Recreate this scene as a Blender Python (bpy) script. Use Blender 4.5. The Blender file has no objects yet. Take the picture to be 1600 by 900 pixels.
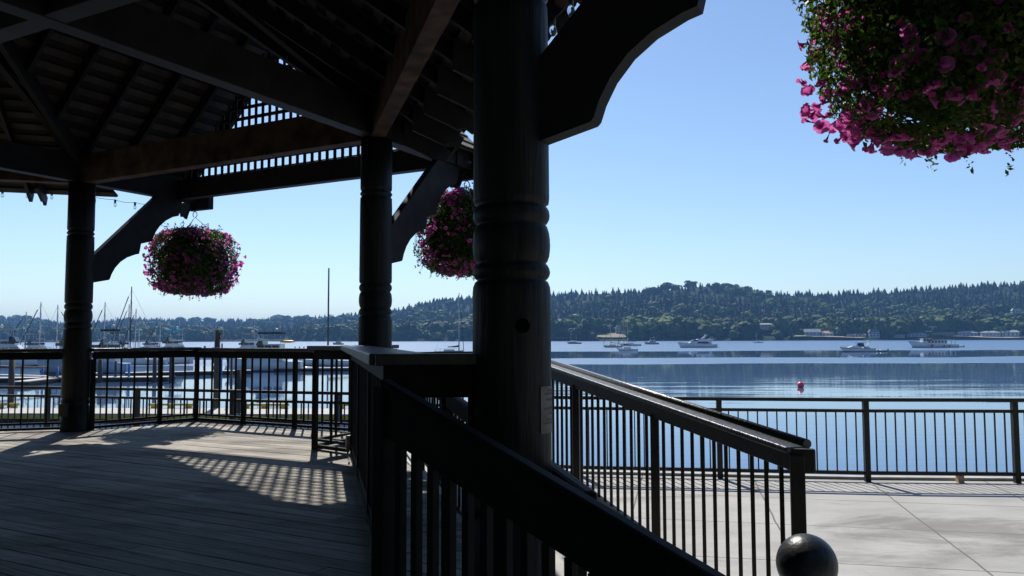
import bpy, math, random
import numpy as np
from mathutils import Vector, Matrix
rad = math.radians
random.seed(7)
RNG = np.random.default_rng(11)
sc = bpy.context.scene
COL = sc.collection

# ------------------------------------------------------------------ camera
F = 1240.0            # focal length for a 1600 px wide frame
CZ = 1.87             # eye height over the promenade
PITCH = math.atan(78.5 / F)
ROLL = rad(-0.2)
cam_d = bpy.data.cameras.new('camera')
cam_d.sensor_width = 36.0
cam_d.lens = 36.0 * F / 1600.0
cam_d.clip_start = 0.05
cam_d.clip_end = 20000
cam = bpy.data.objects.new('camera', cam_d)
COL.objects.link(cam)
CM = Matrix.Translation((0, 0, CZ)) @ Matrix.Rotation(rad(90) + PITCH, 4, 'X') @ Matrix.Rotation(ROLL, 4, 'Z')
cam.matrix_world = CM
sc.camera = cam
C3 = CM.to_3x3()

def ray(px, py):
    return C3 @ Vector(((px - 800) / F, (450 - py) / F, -1))
def onD(px, py, D):
    d = ray(px, py)
    return Vector((0, 0, CZ)) + d * (D / d.y)
def onz(px, py, zr):
    d = ray(px, py)
    return Vector((0, 0, CZ)) + d * (zr / d.z)

# ------------------------------------------------------------------ sky, sun, exposure
SUN = Vector((-0.206, 0.879, 1.0)).normalized()
SUN_EL = math.asin(SUN.z)
SUN_AZ = math.atan2(SUN.x, SUN.y)      # clockwise from +Y
w = bpy.data.worlds.new('World'); sc.world = w; w.use_nodes = True
nt = w.node_tree
bg = nt.nodes['Background']
sky = nt.nodes.new('ShaderNodeTexSky')
sky.sky_type = 'NISHITA'
sky.sun_disc = False
sky.sun_elevation = SUN_EL
sky.sun_rotation = SUN_AZ
sky.altitude = 0
sky.air_density = 1.0
sky.dust_density = 0.25
sky.ozone_density = 2.2
wb = nt.nodes.new('ShaderNodeMix'); wb.data_type = 'RGBA'; wb.blend_type = 'MULTIPLY'; wb.inputs[0].default_value = 1
wb.inputs[7].default_value = (0.99, 1.06, 1.14, 1)      # the camera's white balance
nt.links.new(sky.outputs[0], wb.inputs[6]); nt.links.new(wb.outputs[2], bg.inputs[0])
bg.inputs[1].default_value = 0.088
sun_d = bpy.data.lights.new('sun', 'SUN')
sun_d.energy = 5.0
sun_d.angle = rad(0.53)
sun_d.color = (1.0, 0.955, 0.88)
sun = bpy.data.objects.new('sun', sun_d)
COL.objects.link(sun)
sun.rotation_euler = SUN.to_track_quat('Z', 'Y').to_euler()
sun.location = (-4, 16, 20)
sc.view_settings.view_transform = 'Standard'
sc.view_settings.look = 'None'
sc.view_settings.exposure = 0.42
sc.view_settings.gamma = 1.0
sc.view_settings.use_curve_mapping = False
try:
    sc.cycles.use_denoising = True
    sc.cycles.max_bounces = 8
    sc.cycles.transparent_max_bounces = 12
    sc.cycles.volume_bounces = 0
    sc.cycles.sample_clamp_indirect = 4.0
    sc.cycles.caustics_reflective = False
    sc.cycles.caustics_refractive = False
except Exception:
    pass

# ------------------------------------------------------------------ materials
MATS = {}
def _new(name):
    m = bpy.data.materials.new(name); m.use_nodes = True
    n = m.node_tree; b = n.nodes['Principled BSDF']
    MATS[name] = m
    return m, n, b
def N(n, t, **kw):
    x = n.nodes.new(t)
    for k, v in kw.items():
        if k.startswith('i_'):
            x.inputs[k[2:].replace('_', ' ')].default_value = v
        else:
            setattr(x, k, v)
    return x
def ramp(n, fac, stops, interp='LINEAR'):
    r = n.nodes.new('ShaderNodeValToRGB')
    r.color_ramp.interpolation = interp
    el = r.color_ramp.elements
    while len(el) < len(stops): el.new(0.5)
    for e, (p, c) in zip(el, stops):
        e.position = p
        e.color = (*c, 1) if len(c) == 3 else c
    n.links.new(fac, r.inputs[0])
    return r
def coords(n, scale=(1, 1, 1), rot=(0, 0, 0), loc=(0, 0, 0)):
    tc = n.nodes.new('ShaderNodeTexCoord'); mp = n.nodes.new('ShaderNodeMapping')
    mp.inputs['Scale'].default_value = scale; mp.inputs['Rotation'].default_value = rot
    mp.inputs['Location'].default_value = loc
    n.links.new(tc.outputs['Object'], mp.inputs[0])
    return mp.outputs[0]
def noisy(name, c0, c1, scale=6, rough=0.6, bump=0.0, stretch=(1, 1, 1), rot=(0, 0, 0), metal=0.0, spec=0.5, detail=5, bscale=None, tint=None):
    m, n, b = _new(name)
    co = coords(n, stretch, rot)
    nz = N(n, 'ShaderNodeTexNoise'); nz.inputs['Scale'].default_value = scale; nz.inputs['Detail'].default_value = detail
    n.links.new(co, nz.inputs['Vector'])
    r = ramp(n, nz.outputs[0], [(0.3, c0), (0.7, c1)])
    out = r.outputs[0]
    if tint:
        at = N(n, 'ShaderNodeAttribute', attribute_name='tint')
        r2 = ramp(n, at.outputs['Fac'], tint)
        mx = n.nodes.new('ShaderNodeMix'); mx.data_type = 'RGBA'; mx.blend_type = 'MULTIPLY'; mx.inputs[0].default_value = 1
        n.links.new(out, mx.inputs[6]); n.links.new(r2.outputs[0], mx.inputs[7]); out = mx.outputs[2]
    n.links.new(out, b.inputs['Base Color'])
    b.inputs['Roughness'].default_value = rough
    b.inputs['Metallic'].default_value = metal
    b.inputs['Specular IOR Level'].default_value = spec
    if bump:
        n2 = N(n, 'ShaderNodeTexNoise'); n2.inputs['Scale'].default_value = bscale or scale * 4; n2.inputs['Detail'].default_value = 6
        n.links.new(co, n2.inputs['Vector'])
        bp = n.nodes.new('ShaderNodeBump'); bp.inputs['Strength'].default_value = bump; bp.inputs['Distance'].default_value = 0.01
        n.links.new(n2.outputs[0], bp.inputs['Height']); n.links.new(bp.outputs[0], b.inputs['Normal'])
    return m

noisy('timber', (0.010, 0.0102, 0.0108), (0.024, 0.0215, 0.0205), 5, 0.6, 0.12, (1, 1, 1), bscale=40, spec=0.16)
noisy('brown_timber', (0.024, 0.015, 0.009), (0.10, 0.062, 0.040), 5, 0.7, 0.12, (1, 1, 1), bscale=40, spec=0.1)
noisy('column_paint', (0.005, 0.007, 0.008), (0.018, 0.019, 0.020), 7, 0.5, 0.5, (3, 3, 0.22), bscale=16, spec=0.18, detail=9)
noisy('rail_paint', (0.006, 0.0058, 0.006), (0.014, 0.013, 0.012), 9, 0.6, 0.06, bscale=50, spec=0.08)
noisy('rail_cap', (0.008, 0.008, 0.0085), (0.035, 0.035, 0.037), 14, 0.36, 0.5, bscale=60, spec=0.5)
noisy('black_iron', (0.006, 0.006, 0.0065), (0.014, 0.013, 0.013), 20, 0.4, 0.1)
noisy('brown_iron', (0.013, 0.011, 0.010), (0.028, 0.022, 0.019), 20, 0.5, 0.1, spec=0.3)
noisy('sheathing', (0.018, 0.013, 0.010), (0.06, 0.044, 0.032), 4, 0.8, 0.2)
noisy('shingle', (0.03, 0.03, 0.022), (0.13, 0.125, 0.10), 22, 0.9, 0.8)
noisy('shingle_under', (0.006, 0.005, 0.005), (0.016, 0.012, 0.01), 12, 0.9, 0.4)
noisy('lattice', (0.015, 0.013, 0.012), (0.03, 0.026, 0.023), 9, 0.6)
noisy('ramp_concrete', (0.30, 0.29, 0.27), (0.42, 0.41, 0.385), 5, 0.85, 0.3, bscale=120)
noisy('stone_wall', (0.16, 0.15, 0.13), (0.28, 0.27, 0.24), 3, 0.9, 0.6)
noisy('dock_wood', (0.24, 0.23, 0.21), (0.42, 0.40, 0.36), 2, 0.8, 0.3, (1, 6, 1))
noisy('dock_float', (0.03, 0.026, 0.022), (0.07, 0.06, 0.05), 2, 0.8, 0.2)
noisy('yellow_paint', (0.42, 0.30, 0.03), (0.60, 0.44, 0.07), 4, 0.6, 0.2)
noisy('piling', (0.035, 0.028, 0.022), (0.09, 0.075, 0.06), 5, 0.85, 0.5, (4, 4, 0.4))
noisy('white_gel', (0.56, 0.57, 0.58), (0.68, 0.68, 0.68), 0.8, 0.25)
noisy('cream_gel', (0.36, 0.32, 0.25), (0.46, 0.42, 0.34), 0.8, 0.4)
noisy('grey_gel', (0.20, 0.22, 0.24), (0.32, 0.34, 0.37), 0.8, 0.4)
noisy('blue_gel', (0.30, 0.42, 0.55), (0.40, 0.52, 0.66), 0.8, 0.4)
noisy('navy', (0.012, 0.016, 0.035), (0.03, 0.035, 0.06), 2, 0.4)
noisy('dark_glass', (0.01, 0.013, 0.018), (0.02, 0.025, 0.03), 2, 0.08)
noisy('blue_canvas', (0.012, 0.05, 0.28), (0.02, 0.09, 0.42), 3, 0.8)
noisy('turquoise_canvas', (0.02, 0.30, 0.48), (0.04, 0.42, 0.62), 3, 0.8)
noisy('black_canvas', (0.012, 0.012, 0.014), (0.03, 0.03, 0.032), 3, 0.8)
noisy('tan_canvas', (0.36, 0.30, 0.20), (0.50, 0.42, 0.30), 3, 0.8)
noisy('red_paint', (0.35, 0.03, 0.03), (0.5, 0.06, 0.05), 3, 0.5)
noisy('kayak_yellow', (0.65, 0.38, 0.03), (0.75, 0.46, 0.05), 3, 0.4)
noisy('alu', (0.40, 0.41, 0.42), (0.62, 0.62, 0.62), 3, 0.35, metal=0.6)
noisy('dark_spar', (0.03, 0.035, 0.04), (0.06, 0.065, 0.075), 3, 0.35)
noisy('hole_shade', (0.001, 0.001, 0.001), (0.003, 0.003, 0.003), 12, 0.9, spec=0.0)
noisy('paper', (0.11, 0.095, 0.08), (0.20, 0.175, 0.15), 12, 0.7)
noisy('print_ink', (0.06, 0.055, 0.05), (0.10, 0.09, 0.085), 12, 0.7)
noisy('galvanised', (0.20, 0.20, 0.20), (0.36, 0.36, 0.35), 30, 0.45, metal=0.5)
noisy('wire', (0.02, 0.02, 0.02), (0.05, 0.05, 0.05), 12, 0.5)
noisy('roof_grey', (0.22, 0.23, 0.25), (0.36, 0.37, 0.40), 0.5, 0.7)
noisy('roof_dark', (0.10, 0.09, 0.09), (0.17, 0.16, 0.15), 0.5, 0.8)
noisy('roof_tan', (0.42, 0.26, 0.16), (0.55, 0.36, 0.24), 0.5, 0.8)
noisy('wall_white', (0.34, 0.34, 0.33), (0.46, 0.46, 0.45), 0.4, 0.7)
noisy('wall_blue', (0.20, 0.26, 0.33), (0.30, 0.36, 0.44), 0.4, 0.7)
noisy('wall_tan', (0.30, 0.25, 0.19), (0.42, 0.35, 0.27), 0.4, 0.7)
noisy('lawn_green', (0.10, 0.14, 0.04), (0.17, 0.20, 0.06), 0.05, 0.95)
noisy('dry_grass', (0.15, 0.14, 0.07), (0.24, 0.21, 0.12), 0.06, 0.95)
noisy('beach_sand', (0.20, 0.17, 0.13), (0.34, 0.28, 0.21), 0.1, 0.95)
noisy('bark', (0.06, 0.045, 0.035), (0.12, 0.09, 0.07), 1, 0.9)
noisy('buoy_red', (0.85, 0.06, 0.10), (0.95, 0.09, 0.14), 4, 0.4)
noisy('blue_post', (0.04, 0.13, 0.36), (0.06, 0.18, 0.44), 4, 0.5)
noisy('ball_paint', (0.005, 0.006, 0.007), (0.014, 0.016, 0.018), 9, 0.40, 0.35, bscale=30, spec=0.3)

def terrain_mat():
    m, n, b = _new('hill_soil')
    nz = N(n, 'ShaderNodeTexNoise'); nz.inputs['Scale'].default_value = 0.02; nz.inputs['Detail'].default_value = 6
    n.links.new(coords(n), nz.inputs['Vector'])
    r = ramp(n, nz.outputs[0], [(0.35, (0.010, 0.018, 0.008)), (0.6, (0.018, 0.030, 0.012)), (0.8, (0.03, 0.042, 0.018))])
    n.links.new(r.outputs[0], b.inputs['Base Color']); b.inputs['Roughness'].default_value = 1.0
    b.inputs['Specular IOR Level'].default_value = 0.1
terrain_mat()

def leaf_mat(name, c0, c1, tint, trans=0.25, scale=0.2, rough=0.6):
    m, n, b = _new(name)
    nz = N(n, 'ShaderNodeTexNoise'); nz.inputs['Scale'].default_value = scale; nz.inputs['Detail'].default_value = 3
    n.links.new(coords(n), nz.inputs['Vector'])
    r = ramp(n, nz.outputs[0], [(0.3, c0), (0.7, c1)])
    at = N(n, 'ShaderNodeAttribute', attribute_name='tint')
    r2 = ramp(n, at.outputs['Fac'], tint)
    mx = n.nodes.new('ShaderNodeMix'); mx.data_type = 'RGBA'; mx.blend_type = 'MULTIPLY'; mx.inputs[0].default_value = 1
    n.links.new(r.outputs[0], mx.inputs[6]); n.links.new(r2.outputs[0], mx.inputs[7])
    n.links.new(mx.outputs[2], b.inputs['Base Color'])
    b.inputs['Roughness'].default_value = rough; b.inputs['Specular IOR Level'].default_value = 0.25
    if trans:
        tr = n.nodes.new('ShaderNodeBsdfTranslucent'); n.links.new(mx.outputs[2], tr.inputs[0])
        ms = n.nodes.new('ShaderNodeMixShader'); ms.inputs[0].default_value = trans
        out = n.nodes['Material Output']
        n.links.new(b.outputs[0], ms.inputs[1]); n.links.new(tr.outputs[0], ms.inputs[2]); n.links.new(ms.outputs[0], out.inputs[0])
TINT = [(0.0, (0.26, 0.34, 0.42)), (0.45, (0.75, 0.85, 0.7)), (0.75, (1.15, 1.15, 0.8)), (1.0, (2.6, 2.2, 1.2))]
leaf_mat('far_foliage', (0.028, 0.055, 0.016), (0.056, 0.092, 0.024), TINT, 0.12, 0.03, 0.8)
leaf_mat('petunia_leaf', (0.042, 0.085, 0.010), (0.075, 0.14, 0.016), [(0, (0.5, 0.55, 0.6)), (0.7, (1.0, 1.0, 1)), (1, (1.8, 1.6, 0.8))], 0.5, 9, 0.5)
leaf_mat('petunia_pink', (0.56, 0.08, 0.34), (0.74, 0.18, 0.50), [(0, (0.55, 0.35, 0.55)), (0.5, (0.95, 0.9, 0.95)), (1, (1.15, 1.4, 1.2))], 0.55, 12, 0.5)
leaf_mat('lobelia_violet', (0.07, 0.05, 0.28), (0.12, 0.09, 0.4), [(0, (0.7, 0.7, 0.8)), (1, (1.2, 1.2, 1.3))], 0.3, 12, 0.5)

def deck_mat():
    m, n, b = _new('deck_wood')
    a = rad(28)
    co = coords(n, (1, 1, 1), (0, 0, a))
    mp = n.nodes.new('ShaderNodeMapping'); mp.inputs['Scale'].default_value = (0.9, 26, 26)
    n.links.new(co, mp.inputs[0])
    g = N(n, 'ShaderNodeTexNoise'); g.inputs['Scale'].default_value = 3; g.inputs['Detail'].default_value = 8; g.inputs['Roughness'].default_value = 0.65
    n.links.new(mp.outputs[0], g.inputs['Vector'])
    r = ramp(n, g.outputs[0], [(0.28, (0.07, 0.062, 0.054)), (0.43, (0.28, 0.26, 0.23)), (0.62, (0.395, 0.37, 0.33)), (0.75, (0.49, 0.47, 0.43))])
    at = N(n, 'ShaderNodeAttribute', attribute_name='tint')
    r2 = ramp(n, at.outputs['Fac'], [(0, (0.62, 0.60, 0.58)), (0.5, (0.9, 0.9, 0.9)), (1, (1.1, 1.08, 1.05))])
    mx = n.nodes.new('ShaderNodeMix'); mx.data_type = 'RGBA'; mx.blend_type = 'MULTIPLY'; mx.inputs[0].default_value = 1
    n.links.new(r.outputs[0], mx.inputs[6]); n.links.new(r2.outputs[0], mx.inputs[7])
    # worn dark blotches
    bl = N(n, 'ShaderNodeTexNoise'); bl.inputs['Scale'].default_value = 0.9; bl.inputs['Detail'].default_value = 7
    n.links.new(coords(n, (1, 2.5, 1), (0, 0, a)), bl.inputs['Vector'])
    r3 = ramp(n, bl.outputs[0], [(0.40, (0.42, 0.40, 0.38)), (0.52, (1, 1, 1))])
    m2 = n.nodes.new('ShaderNodeMix'); m2.data_type = 'RGBA'; m2.blend_type = 'MULTIPLY'; m2.inputs[0].default_value = 0.75
    n.links.new(mx.outputs[2], m2.inputs[6]); n.links.new(r3.outputs[0], m2.inputs[7])
    n.links.new(m2.outputs[2], b.inputs['Base Color'])
    rr = ramp(n, g.outputs[0], [(0.3, (0.8, 0.8, 0.8)), (0.7, (0.5, 0.5, 0.5))])
    n.links.new(rr.outputs[0], b.inputs['Roughness']); b.inputs['Specular IOR Level'].default_value = 0.08
    bp = n.nodes.new('ShaderNodeBump'); bp.inputs['Strength'].default_value = 1.0; bp.inputs['Distance'].default_value = 0.008
    n.links.new(g.outputs[0], bp.inputs['Height']); n.links.new(bp.outputs[0], b.inputs['Normal'])
deck_mat()

def concrete_mat():
    m, n, b = _new('promenade_concrete')
    a = rad(12)
    base = coords(n, (1, 1, 1))
    mp = n.nodes.new('ShaderNodeMapping'); mp.vector_type = 'POINT'
    mp.inputs['Rotation'].default_value = (0, 0, a)
    n.links.new(base, mp.inputs[0])
    # small wobble
    wn = N(n, 'ShaderNodeTexNoise'); wn.inputs['Scale'].default_value = 1.5; wn.inputs['Detail'].default_value = 4
    n.links.new(base, wn.inputs['Vector'])
    sp = n.nodes.new('ShaderNodeSeparateXYZ'); n.links.new(mp.outputs[0], sp.inputs[0])
    ca, sa = math.cos(a), math.sin(a)
    u0 = 4.63 * ca - 10.44 * sa; v0 = 4.63 * sa + 10.44 * ca
    def M(op, a_, b_=None, c_=None):
        x = n.nodes.new('ShaderNodeMath'); x.operation = op
        for i, v in enumerate((a_, b_, c_)):
            if v is None: continue
            if isinstance(v, (int, float)): x.inputs[i].default_value = v
            else: n.links.new(v, x.inputs[i])
        return x.outputs[0]
    def joint(s, o, step, wd):
        t = M('ADD', M('SUBTRACT', s, o), M('MULTIPLY', M('SUBTRACT', wn.outputs[0], 0.5), 0.045))
        d = M('ABSOLUTE', M('SUBTRACT', M('WRAP', t, step / 2, -step / 2), 0.0))
        return M('LESS_THAN', d, wd)
    j = M('MAXIMUM', joint(sp.outputs[0], u0, 1.45, 0.009), joint(sp.outputs[1], v0 - 2.7, 1.36, 0.009))
    nz = N(n, 'ShaderNodeTexNoise'); nz.inputs['Scale'].default_value = 1.1; nz.inputs['Detail'].default_value = 9; nz.inputs['Roughness'].default_value = 0.62
    n.links.new(coords(n, (0.8, 1.6, 1)), nz.inputs['Vector'])
    r = ramp(n, nz.outputs[0], [(0.3, (0.235, 0.228, 0.212)), (0.5, (0.305, 0.297, 0.278)), (0.72, (0.37, 0.362, 0.34))])
    fine = N(n, 'ShaderNodeTexNoise'); fine.inputs['Scale'].default_value = 90; fine.inputs['Detail'].default_value = 4
    n.links.new(base, fine.inputs['Vector'])
    rf = ramp(n, fine.outputs[0], [(0.3, (0.85, 0.85, 0.85)), (0.7, (1.08, 1.08, 1.08))])
    mx = n.nodes.new('ShaderNodeMix'); mx.data_type = 'RGBA'; mx.blend_type = 'MULTIPLY'; mx.inputs[0].default_value = 1
    st_ = N(n, 'ShaderNodeTexNoise'); st_.inputs['Scale'].default_value = 0.55; st_.inputs['Detail'].default_value = 10; st_.inputs['Roughness'].default_value = 0.7; st_.inputs['Distortion'].default_value = 1.2
    n.links.new(coords(n, (0.5, 1.3, 1), (0, 0, a)), st_.inputs['Vector'])
    rs = ramp(n, st_.outputs[0], [(0.36, (0.62, 0.60, 0.57)), (0.47, (1, 1, 1)), (0.62, (1.0, 0.99, 0.975)), (0.70, (1.12, 1.12, 1.12))])
    sm_ = n.nodes.new('ShaderNodeMix'); sm_.data_type = 'RGBA'; sm_.blend_type = 'MULTIPLY'; sm_.inputs[0].default_value = 1
    n.links.new(r.outputs[0], sm_.inputs[6]); n.links.new(rs.outputs[0], sm_.inputs[7])
    n.links.new(sm_.outputs[2], mx.inputs[6]); n.links.new(rf.outputs[0], mx.inputs[7])
    mj = n.nodes.new('ShaderNodeMix'); mj.data_type = 'RGBA'
    n.links.new(j, mj.inputs[0]); n.links.new(mx.outputs[2], mj.inputs[6]); mj.inputs[7].default_value = (0.09, 0.08, 0.07, 1)
    n.links.new(mj.outputs[2], b.inputs['Base Color']); b.inputs['Roughness'].default_value = 0.8
    bp = n.nodes.new('ShaderNodeBump'); bp.inputs['Strength'].default_value = 0.35; bp.inputs['Distance'].default_value = 0.004
    n.links.new(fine.outputs[0], bp.inputs['Height']); n.links.new(bp.outputs[0], b.inputs['Normal'])
concrete_mat()

def water_mat():
    m, n, b = _new('bay_water')
    tc = n.nodes.new('ShaderNodeTexCoord')
    geo = tc.outputs['Object']
    def M(op, a_, b_=None):
        x = n.nodes.new('ShaderNodeMath'); x.operation = op
        for i, v in enumerate((a_, b_)):
            if v is None: continue
            if isinstance(v, (int, float)): x.inputs[i].default_value = v
            else: n.links.new(v, x.inputs[i])
        return x.outputs[0]
    sp = n.nodes.new('ShaderNodeSeparateXYZ'); n.links.new(geo, sp.inputs[0])
    def noise(scale, stretch, det=4, rough=0.5):
        mp = n.nodes.new('ShaderNodeMapping'); mp.inputs['Scale'].default_value = stretch
        n.links.new(geo, mp.inputs[0])
        t = N(n, 'ShaderNodeTexNoise'); t.inputs['Scale'].default_value = scale; t.inputs['Detail'].default_value = det; t.inputs['Roughness'].default_value = rough
        n.links.new(mp.outputs[0], t.inputs['Vector'])
        return t.outputs[0]
    v = M('LOGARITHM', M('MAXIMUM', sp.outputs[1], 1.0), math.e)
    v = M('ADD', v, M('MULTIPLY', M('SUBTRACT', noise(0.012, (1, 0.35, 1), 5, 0.6), 0.5), 0.22))
    v = M('ADD', v, M('MULTIPLY', M('SUBTRACT', noise(0.1, (0.3, 1, 1), 3), 0.5), 0.03))
    f = M('DIVIDE', M('SUBTRACT', v, 4.0), 3.0)      # ln 4..7
    pos = lambda D: (math.log(D) - 4.0) / 3.0
    rb = ramp(n, f, [(0.0, (0.05,) * 3), (pos(88), (0.06,) * 3), (pos(118), (0.04,) * 3), (pos(136), (0.0,) * 3), (pos(139), (0.9,) * 3), (pos(176), (0.9,) * 3),
                     (pos(180), (0.0,) * 3), (pos(262), (0.0,) * 3), (pos(272), (0.9,) * 3), (1.0, (0.9,) * 3)])
    ruff = rb.outputs[0]
    fz = ramp(n, M('DIVIDE', sp.outputs[1], 200.0), [(0.12, (1,) * 3), (0.32, (.18,) * 3), (0.6, (.18,) * 3), (0.7, (1,) * 3)]).outputs[0]
    waves = M('ADD', M('MULTIPLY', noise(1.1, (0.35, 1, 1), 3, 0.55), fz), M('MULTIPLY', noise(0.22, (0.16, 1, 1), 3, 0.5), 1.8))
    bp = n.nodes.new('ShaderNodeBump'); bp.inputs['Distance'].default_value = 1.0
    def posl(D): return (math.log(D) - 3.0) / 3.0
    fr_ = M('DIVIDE', M('SUBTRACT', v, 3.0), 3.0)
    zone = ramp(n, fr_, [(posl(24), (.10,) * 3), (posl(50), (.35,) * 3), (posl(60), (1,) * 3), (posl(74), (.85,) * 3), (posl(90), (.42,) * 3), (posl(118), (.2,) * 3), (posl(150), (.06,) * 3)]).outputs[0]
    xm = n.nodes.new('ShaderNodeMapRange'); xm.inputs['From Min'].default_value = -12; xm.inputs['From Max'].default_value = 6; xm.inputs['To Min'].default_value = .06; xm.inputs['To Max'].default_value = 1
    n.links.new(sp.outputs[0], xm.inputs['Value'])
    patch = ramp(n, noise(0.06, (0.5, 1, 1), 3), [(0.35, (.35,) * 3), (0.6, (1,) * 3)]).outputs[0]
    swell = M('ADD', noise(0.42, (0.11, 1, 1), 3, 0.55), M('MULTIPLY', noise(0.17, (0.14, 1, 1), 3, 0.5), 1.6))
    rip = M('MULTIPLY', M('MULTIPLY', swell, patch), M('MULTIPLY', M('MULTIPLY', zone, xm.outputs[0]), 0.042))
    n.links.new(M('ADD', rip, M('MULTIPLY', waves, M('ADD', M('MULTIPLY', ruff, 0.05), 0.0028))), bp.inputs['Height'])
    bp.inputs['Strength'].default_value = 1.0
    n.links.new(bp.outputs[0], b.inputs['Normal'])
    n.links.new(M('ADD', M('MULTIPLY', ruff, 0.30), 0.02), b.inputs['Roughness'])
    b.inputs['Base Color'].default_value = (0.05, 0.10, 0.20, 1)
    b.inputs['IOR'].default_value = 1.4
water_mat()

def haze_mat():
    m = bpy.data.materials.new('sea_air'); m.use_nodes = True; n = m.node_tree
    n.nodes.clear()
    o = n.nodes.new('ShaderNodeOutputMaterial'); p = n.nodes.new('ShaderNodeVolumePrincipled')
    p.inputs['Color'].default_value = (0.24, 0.52, 1.0, 1)
    p.inputs['Density'].default_value = 0.000125
    p.inputs['Anisotropy'].default_value = 0.0
    n.links.new(p.outputs[0], o.inputs['Volume'])
    MATS['sea_air'] = m
haze_mat()

# ------------------------------------------------------------------ mesh helpers
class MB:
    def __init__(s): s.v = []; s.f = []; s.sm = []; s.t = []
    def add(s, vs, fs, smooth=False, tint=0.5):
        o = len(s.v); s.v += [tuple(p) for p in vs]; s.t += [tint] * len(vs)
        s.f += [tuple(i + o for i in f) for f in fs]; s.sm += [smooth] * len(fs)
    def box(s, c, size, rz=0, tint=0.5, M=None):
        x, y, z = [d / 2 for d in size]
        R = M or Matrix.Rotation(rz, 3, 'Z'); c = Vector(c)
        vs = [c + R @ Vector((i * x, j * y, k * z)) for i in (-1, 1) for j in (-1, 1) for k in (-1, 1)]
        s.add(vs, [(0, 1, 3, 2), (4, 6, 7, 5), (0, 4, 5, 1), (2, 3, 7, 6), (0, 2, 6, 4), (1, 5, 7, 3)], tint=tint)
    def beam(s, p0, p1, w_, h, zo=0.0, plumb=False, tint=0.5):
        """box from p0 to p1; p0-p1 is the centre of its underside, shifted by zo; plumb ends keep upright end faces"""
        p0 = Vector(p0); p1 = Vector(p1); d = (p1 - p0).normalized()
        side = d.cross(Vector((0, 0, 1)))
        side = side.normalized() if side.length > 1e-6 else Vector((1, 0, 0))
        up = Vector((0, 0, 1)) if plumb else side.cross(d)
        vs = []
        for p in (p0, p1):
            for a_ in (-1, 1):
                for b_ in (0, 1):
                    vs.append(p + side * (a_ * w_ / 2) + up * (b_ * h + zo))
        s.add(vs, [(0, 1, 3, 2), (4, 6, 7, 5), (0, 4, 5, 1), (2, 3, 7, 6), (0, 2, 6, 4), (1, 5, 7, 3)], tint=tint)
    def tube(s, p0, p1, r, n=8, r1=None, smooth=True):
        p0 = Vector(p0); p1 = Vector(p1); d = (p1 - p0).normalized(); r1 = r if r1 is None else r1
        a = d.orthogonal().normalized(); b = d.cross(a)
        vs = []
        for p, q in ((p0, r), (p1, r1)):
            for i in range(n):
                t = 2 * math.pi * i / n
                vs.append(p + (a * math.cos(t) + b * math.sin(t)) * q)
        o = len(s.v); s.v += [tuple(p) for p in vs]; s.t += [0.5] * len(vs)
        for i in range(n):
            s.f.append((o + i, o + (i + 1) % n, o + n + (i + 1) % n, o + n + i)); s.sm.append(smooth)
        s.f.append(tuple(o + i for i in range(n))[::-1]); s.sm.append(False)
        s.f.append(tuple(o + n + i for i in range(n))); s.sm.append(False)
    def path(s, pts, r, n=6):
        for a, b in zip(pts[:-1], pts[1:]): s.tube(a, b, r, n)
    def lathe(s, prof, c, n=32):
        c = Vector(c); o = len(s.v)
        for (z, r) in prof:
            for i in range(n):
                t = 2 * math.pi * i / n
                s.v.append((c.x + r * math.cos(t), c.y + r * math.sin(t), c.z + z)); s.t.append(0.5)
        for k in range(len(prof) - 1):
            for i in range(n):
                j = (i + 1) % n
                s.f.append((o + k * n + i, o + k * n + j, o + (k + 1) * n + j, o + (k + 1) * n + i)); s.sm.append(True)
        s.f.append(tuple(o + i for i in range(n))[::-1]); s.sm.append(False)
        m_ = o + (len(prof) - 1) * n
        s.f.append(tuple(m_ + i for i in range(n))); s.sm.append(False)
    def prism(s, poly, vec, tint=0.5):
        vec = Vector(vec); n = len(poly)
        vs = [Vector(p) for p in poly] + [Vector(p) + vec for p in poly]
        fs = [tuple(range(n))[::-1], tuple(range(n, 2 * n))] + [(i, (i + 1) % n, n + (i + 1) % n, n + i) for i in range(n)]
        s.add(vs, fs, tint=tint)
    def sphere(s, c, r, n=20, m_=12, sq=(1, 1, 1)):
        c = Vector(c); prof = []
        o = len(s.v)
        for k in range(m_ + 1):
            ph = math.pi * k / m_
            for i in range(n):
                t = 2 * math.pi * i / n
                s.v.append((c.x + r * sq[0] * math.sin(ph) * math.cos(t), c.y + r * sq[1] * math.sin(ph) * math.sin(t), c.z + r * sq[2] * math.cos(ph))); s.t.append(0.5)
        for k in range(m_):
            for i in range(n):
                j = (i + 1) % n
                s.f.append((o + k * n + i, o + (k + 1) * n + i, o + (k + 1) * n + j, o + k * n + j)); s.sm.append(True)
    def mesh(s, name, mat):
        me = bpy.data.meshes.new(name)
        me.from_pydata(s.v, [], s.f)
        me.polygons.foreach_set('use_smooth', s.sm)
        at = me.attributes.new('tint', 'FLOAT', 'POINT'); at.data.foreach_set('value', s.t)
        me.materials.append(MATS[mat]); me.validate(); me.update()
        return me
    def build(s, name, mat, parent=None, bevel=0):
        o = bpy.data.objects.new(name, s.mesh(name, mat)); COL.objects.link(o)
        if parent is not None:
            o.parent = parent
            o.location = -Vector(parent.location) if parent.get('_w') else (0, 0, 0)
        if bevel:
            md = o.modifiers.new('bevel', 'BEVEL'); md.width = bevel; md.segments = 2; md.limit_method = 'ANGLE'; md.angle_limit = rad(50)
        return o
def tag(o, label=None, cat=None, group=None, kind=None):
    if label: o['label'] = label
    if cat: o['category'] = cat
    if group: o['group'] = group
    if kind: o['kind'] = kind
    return o
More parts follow.
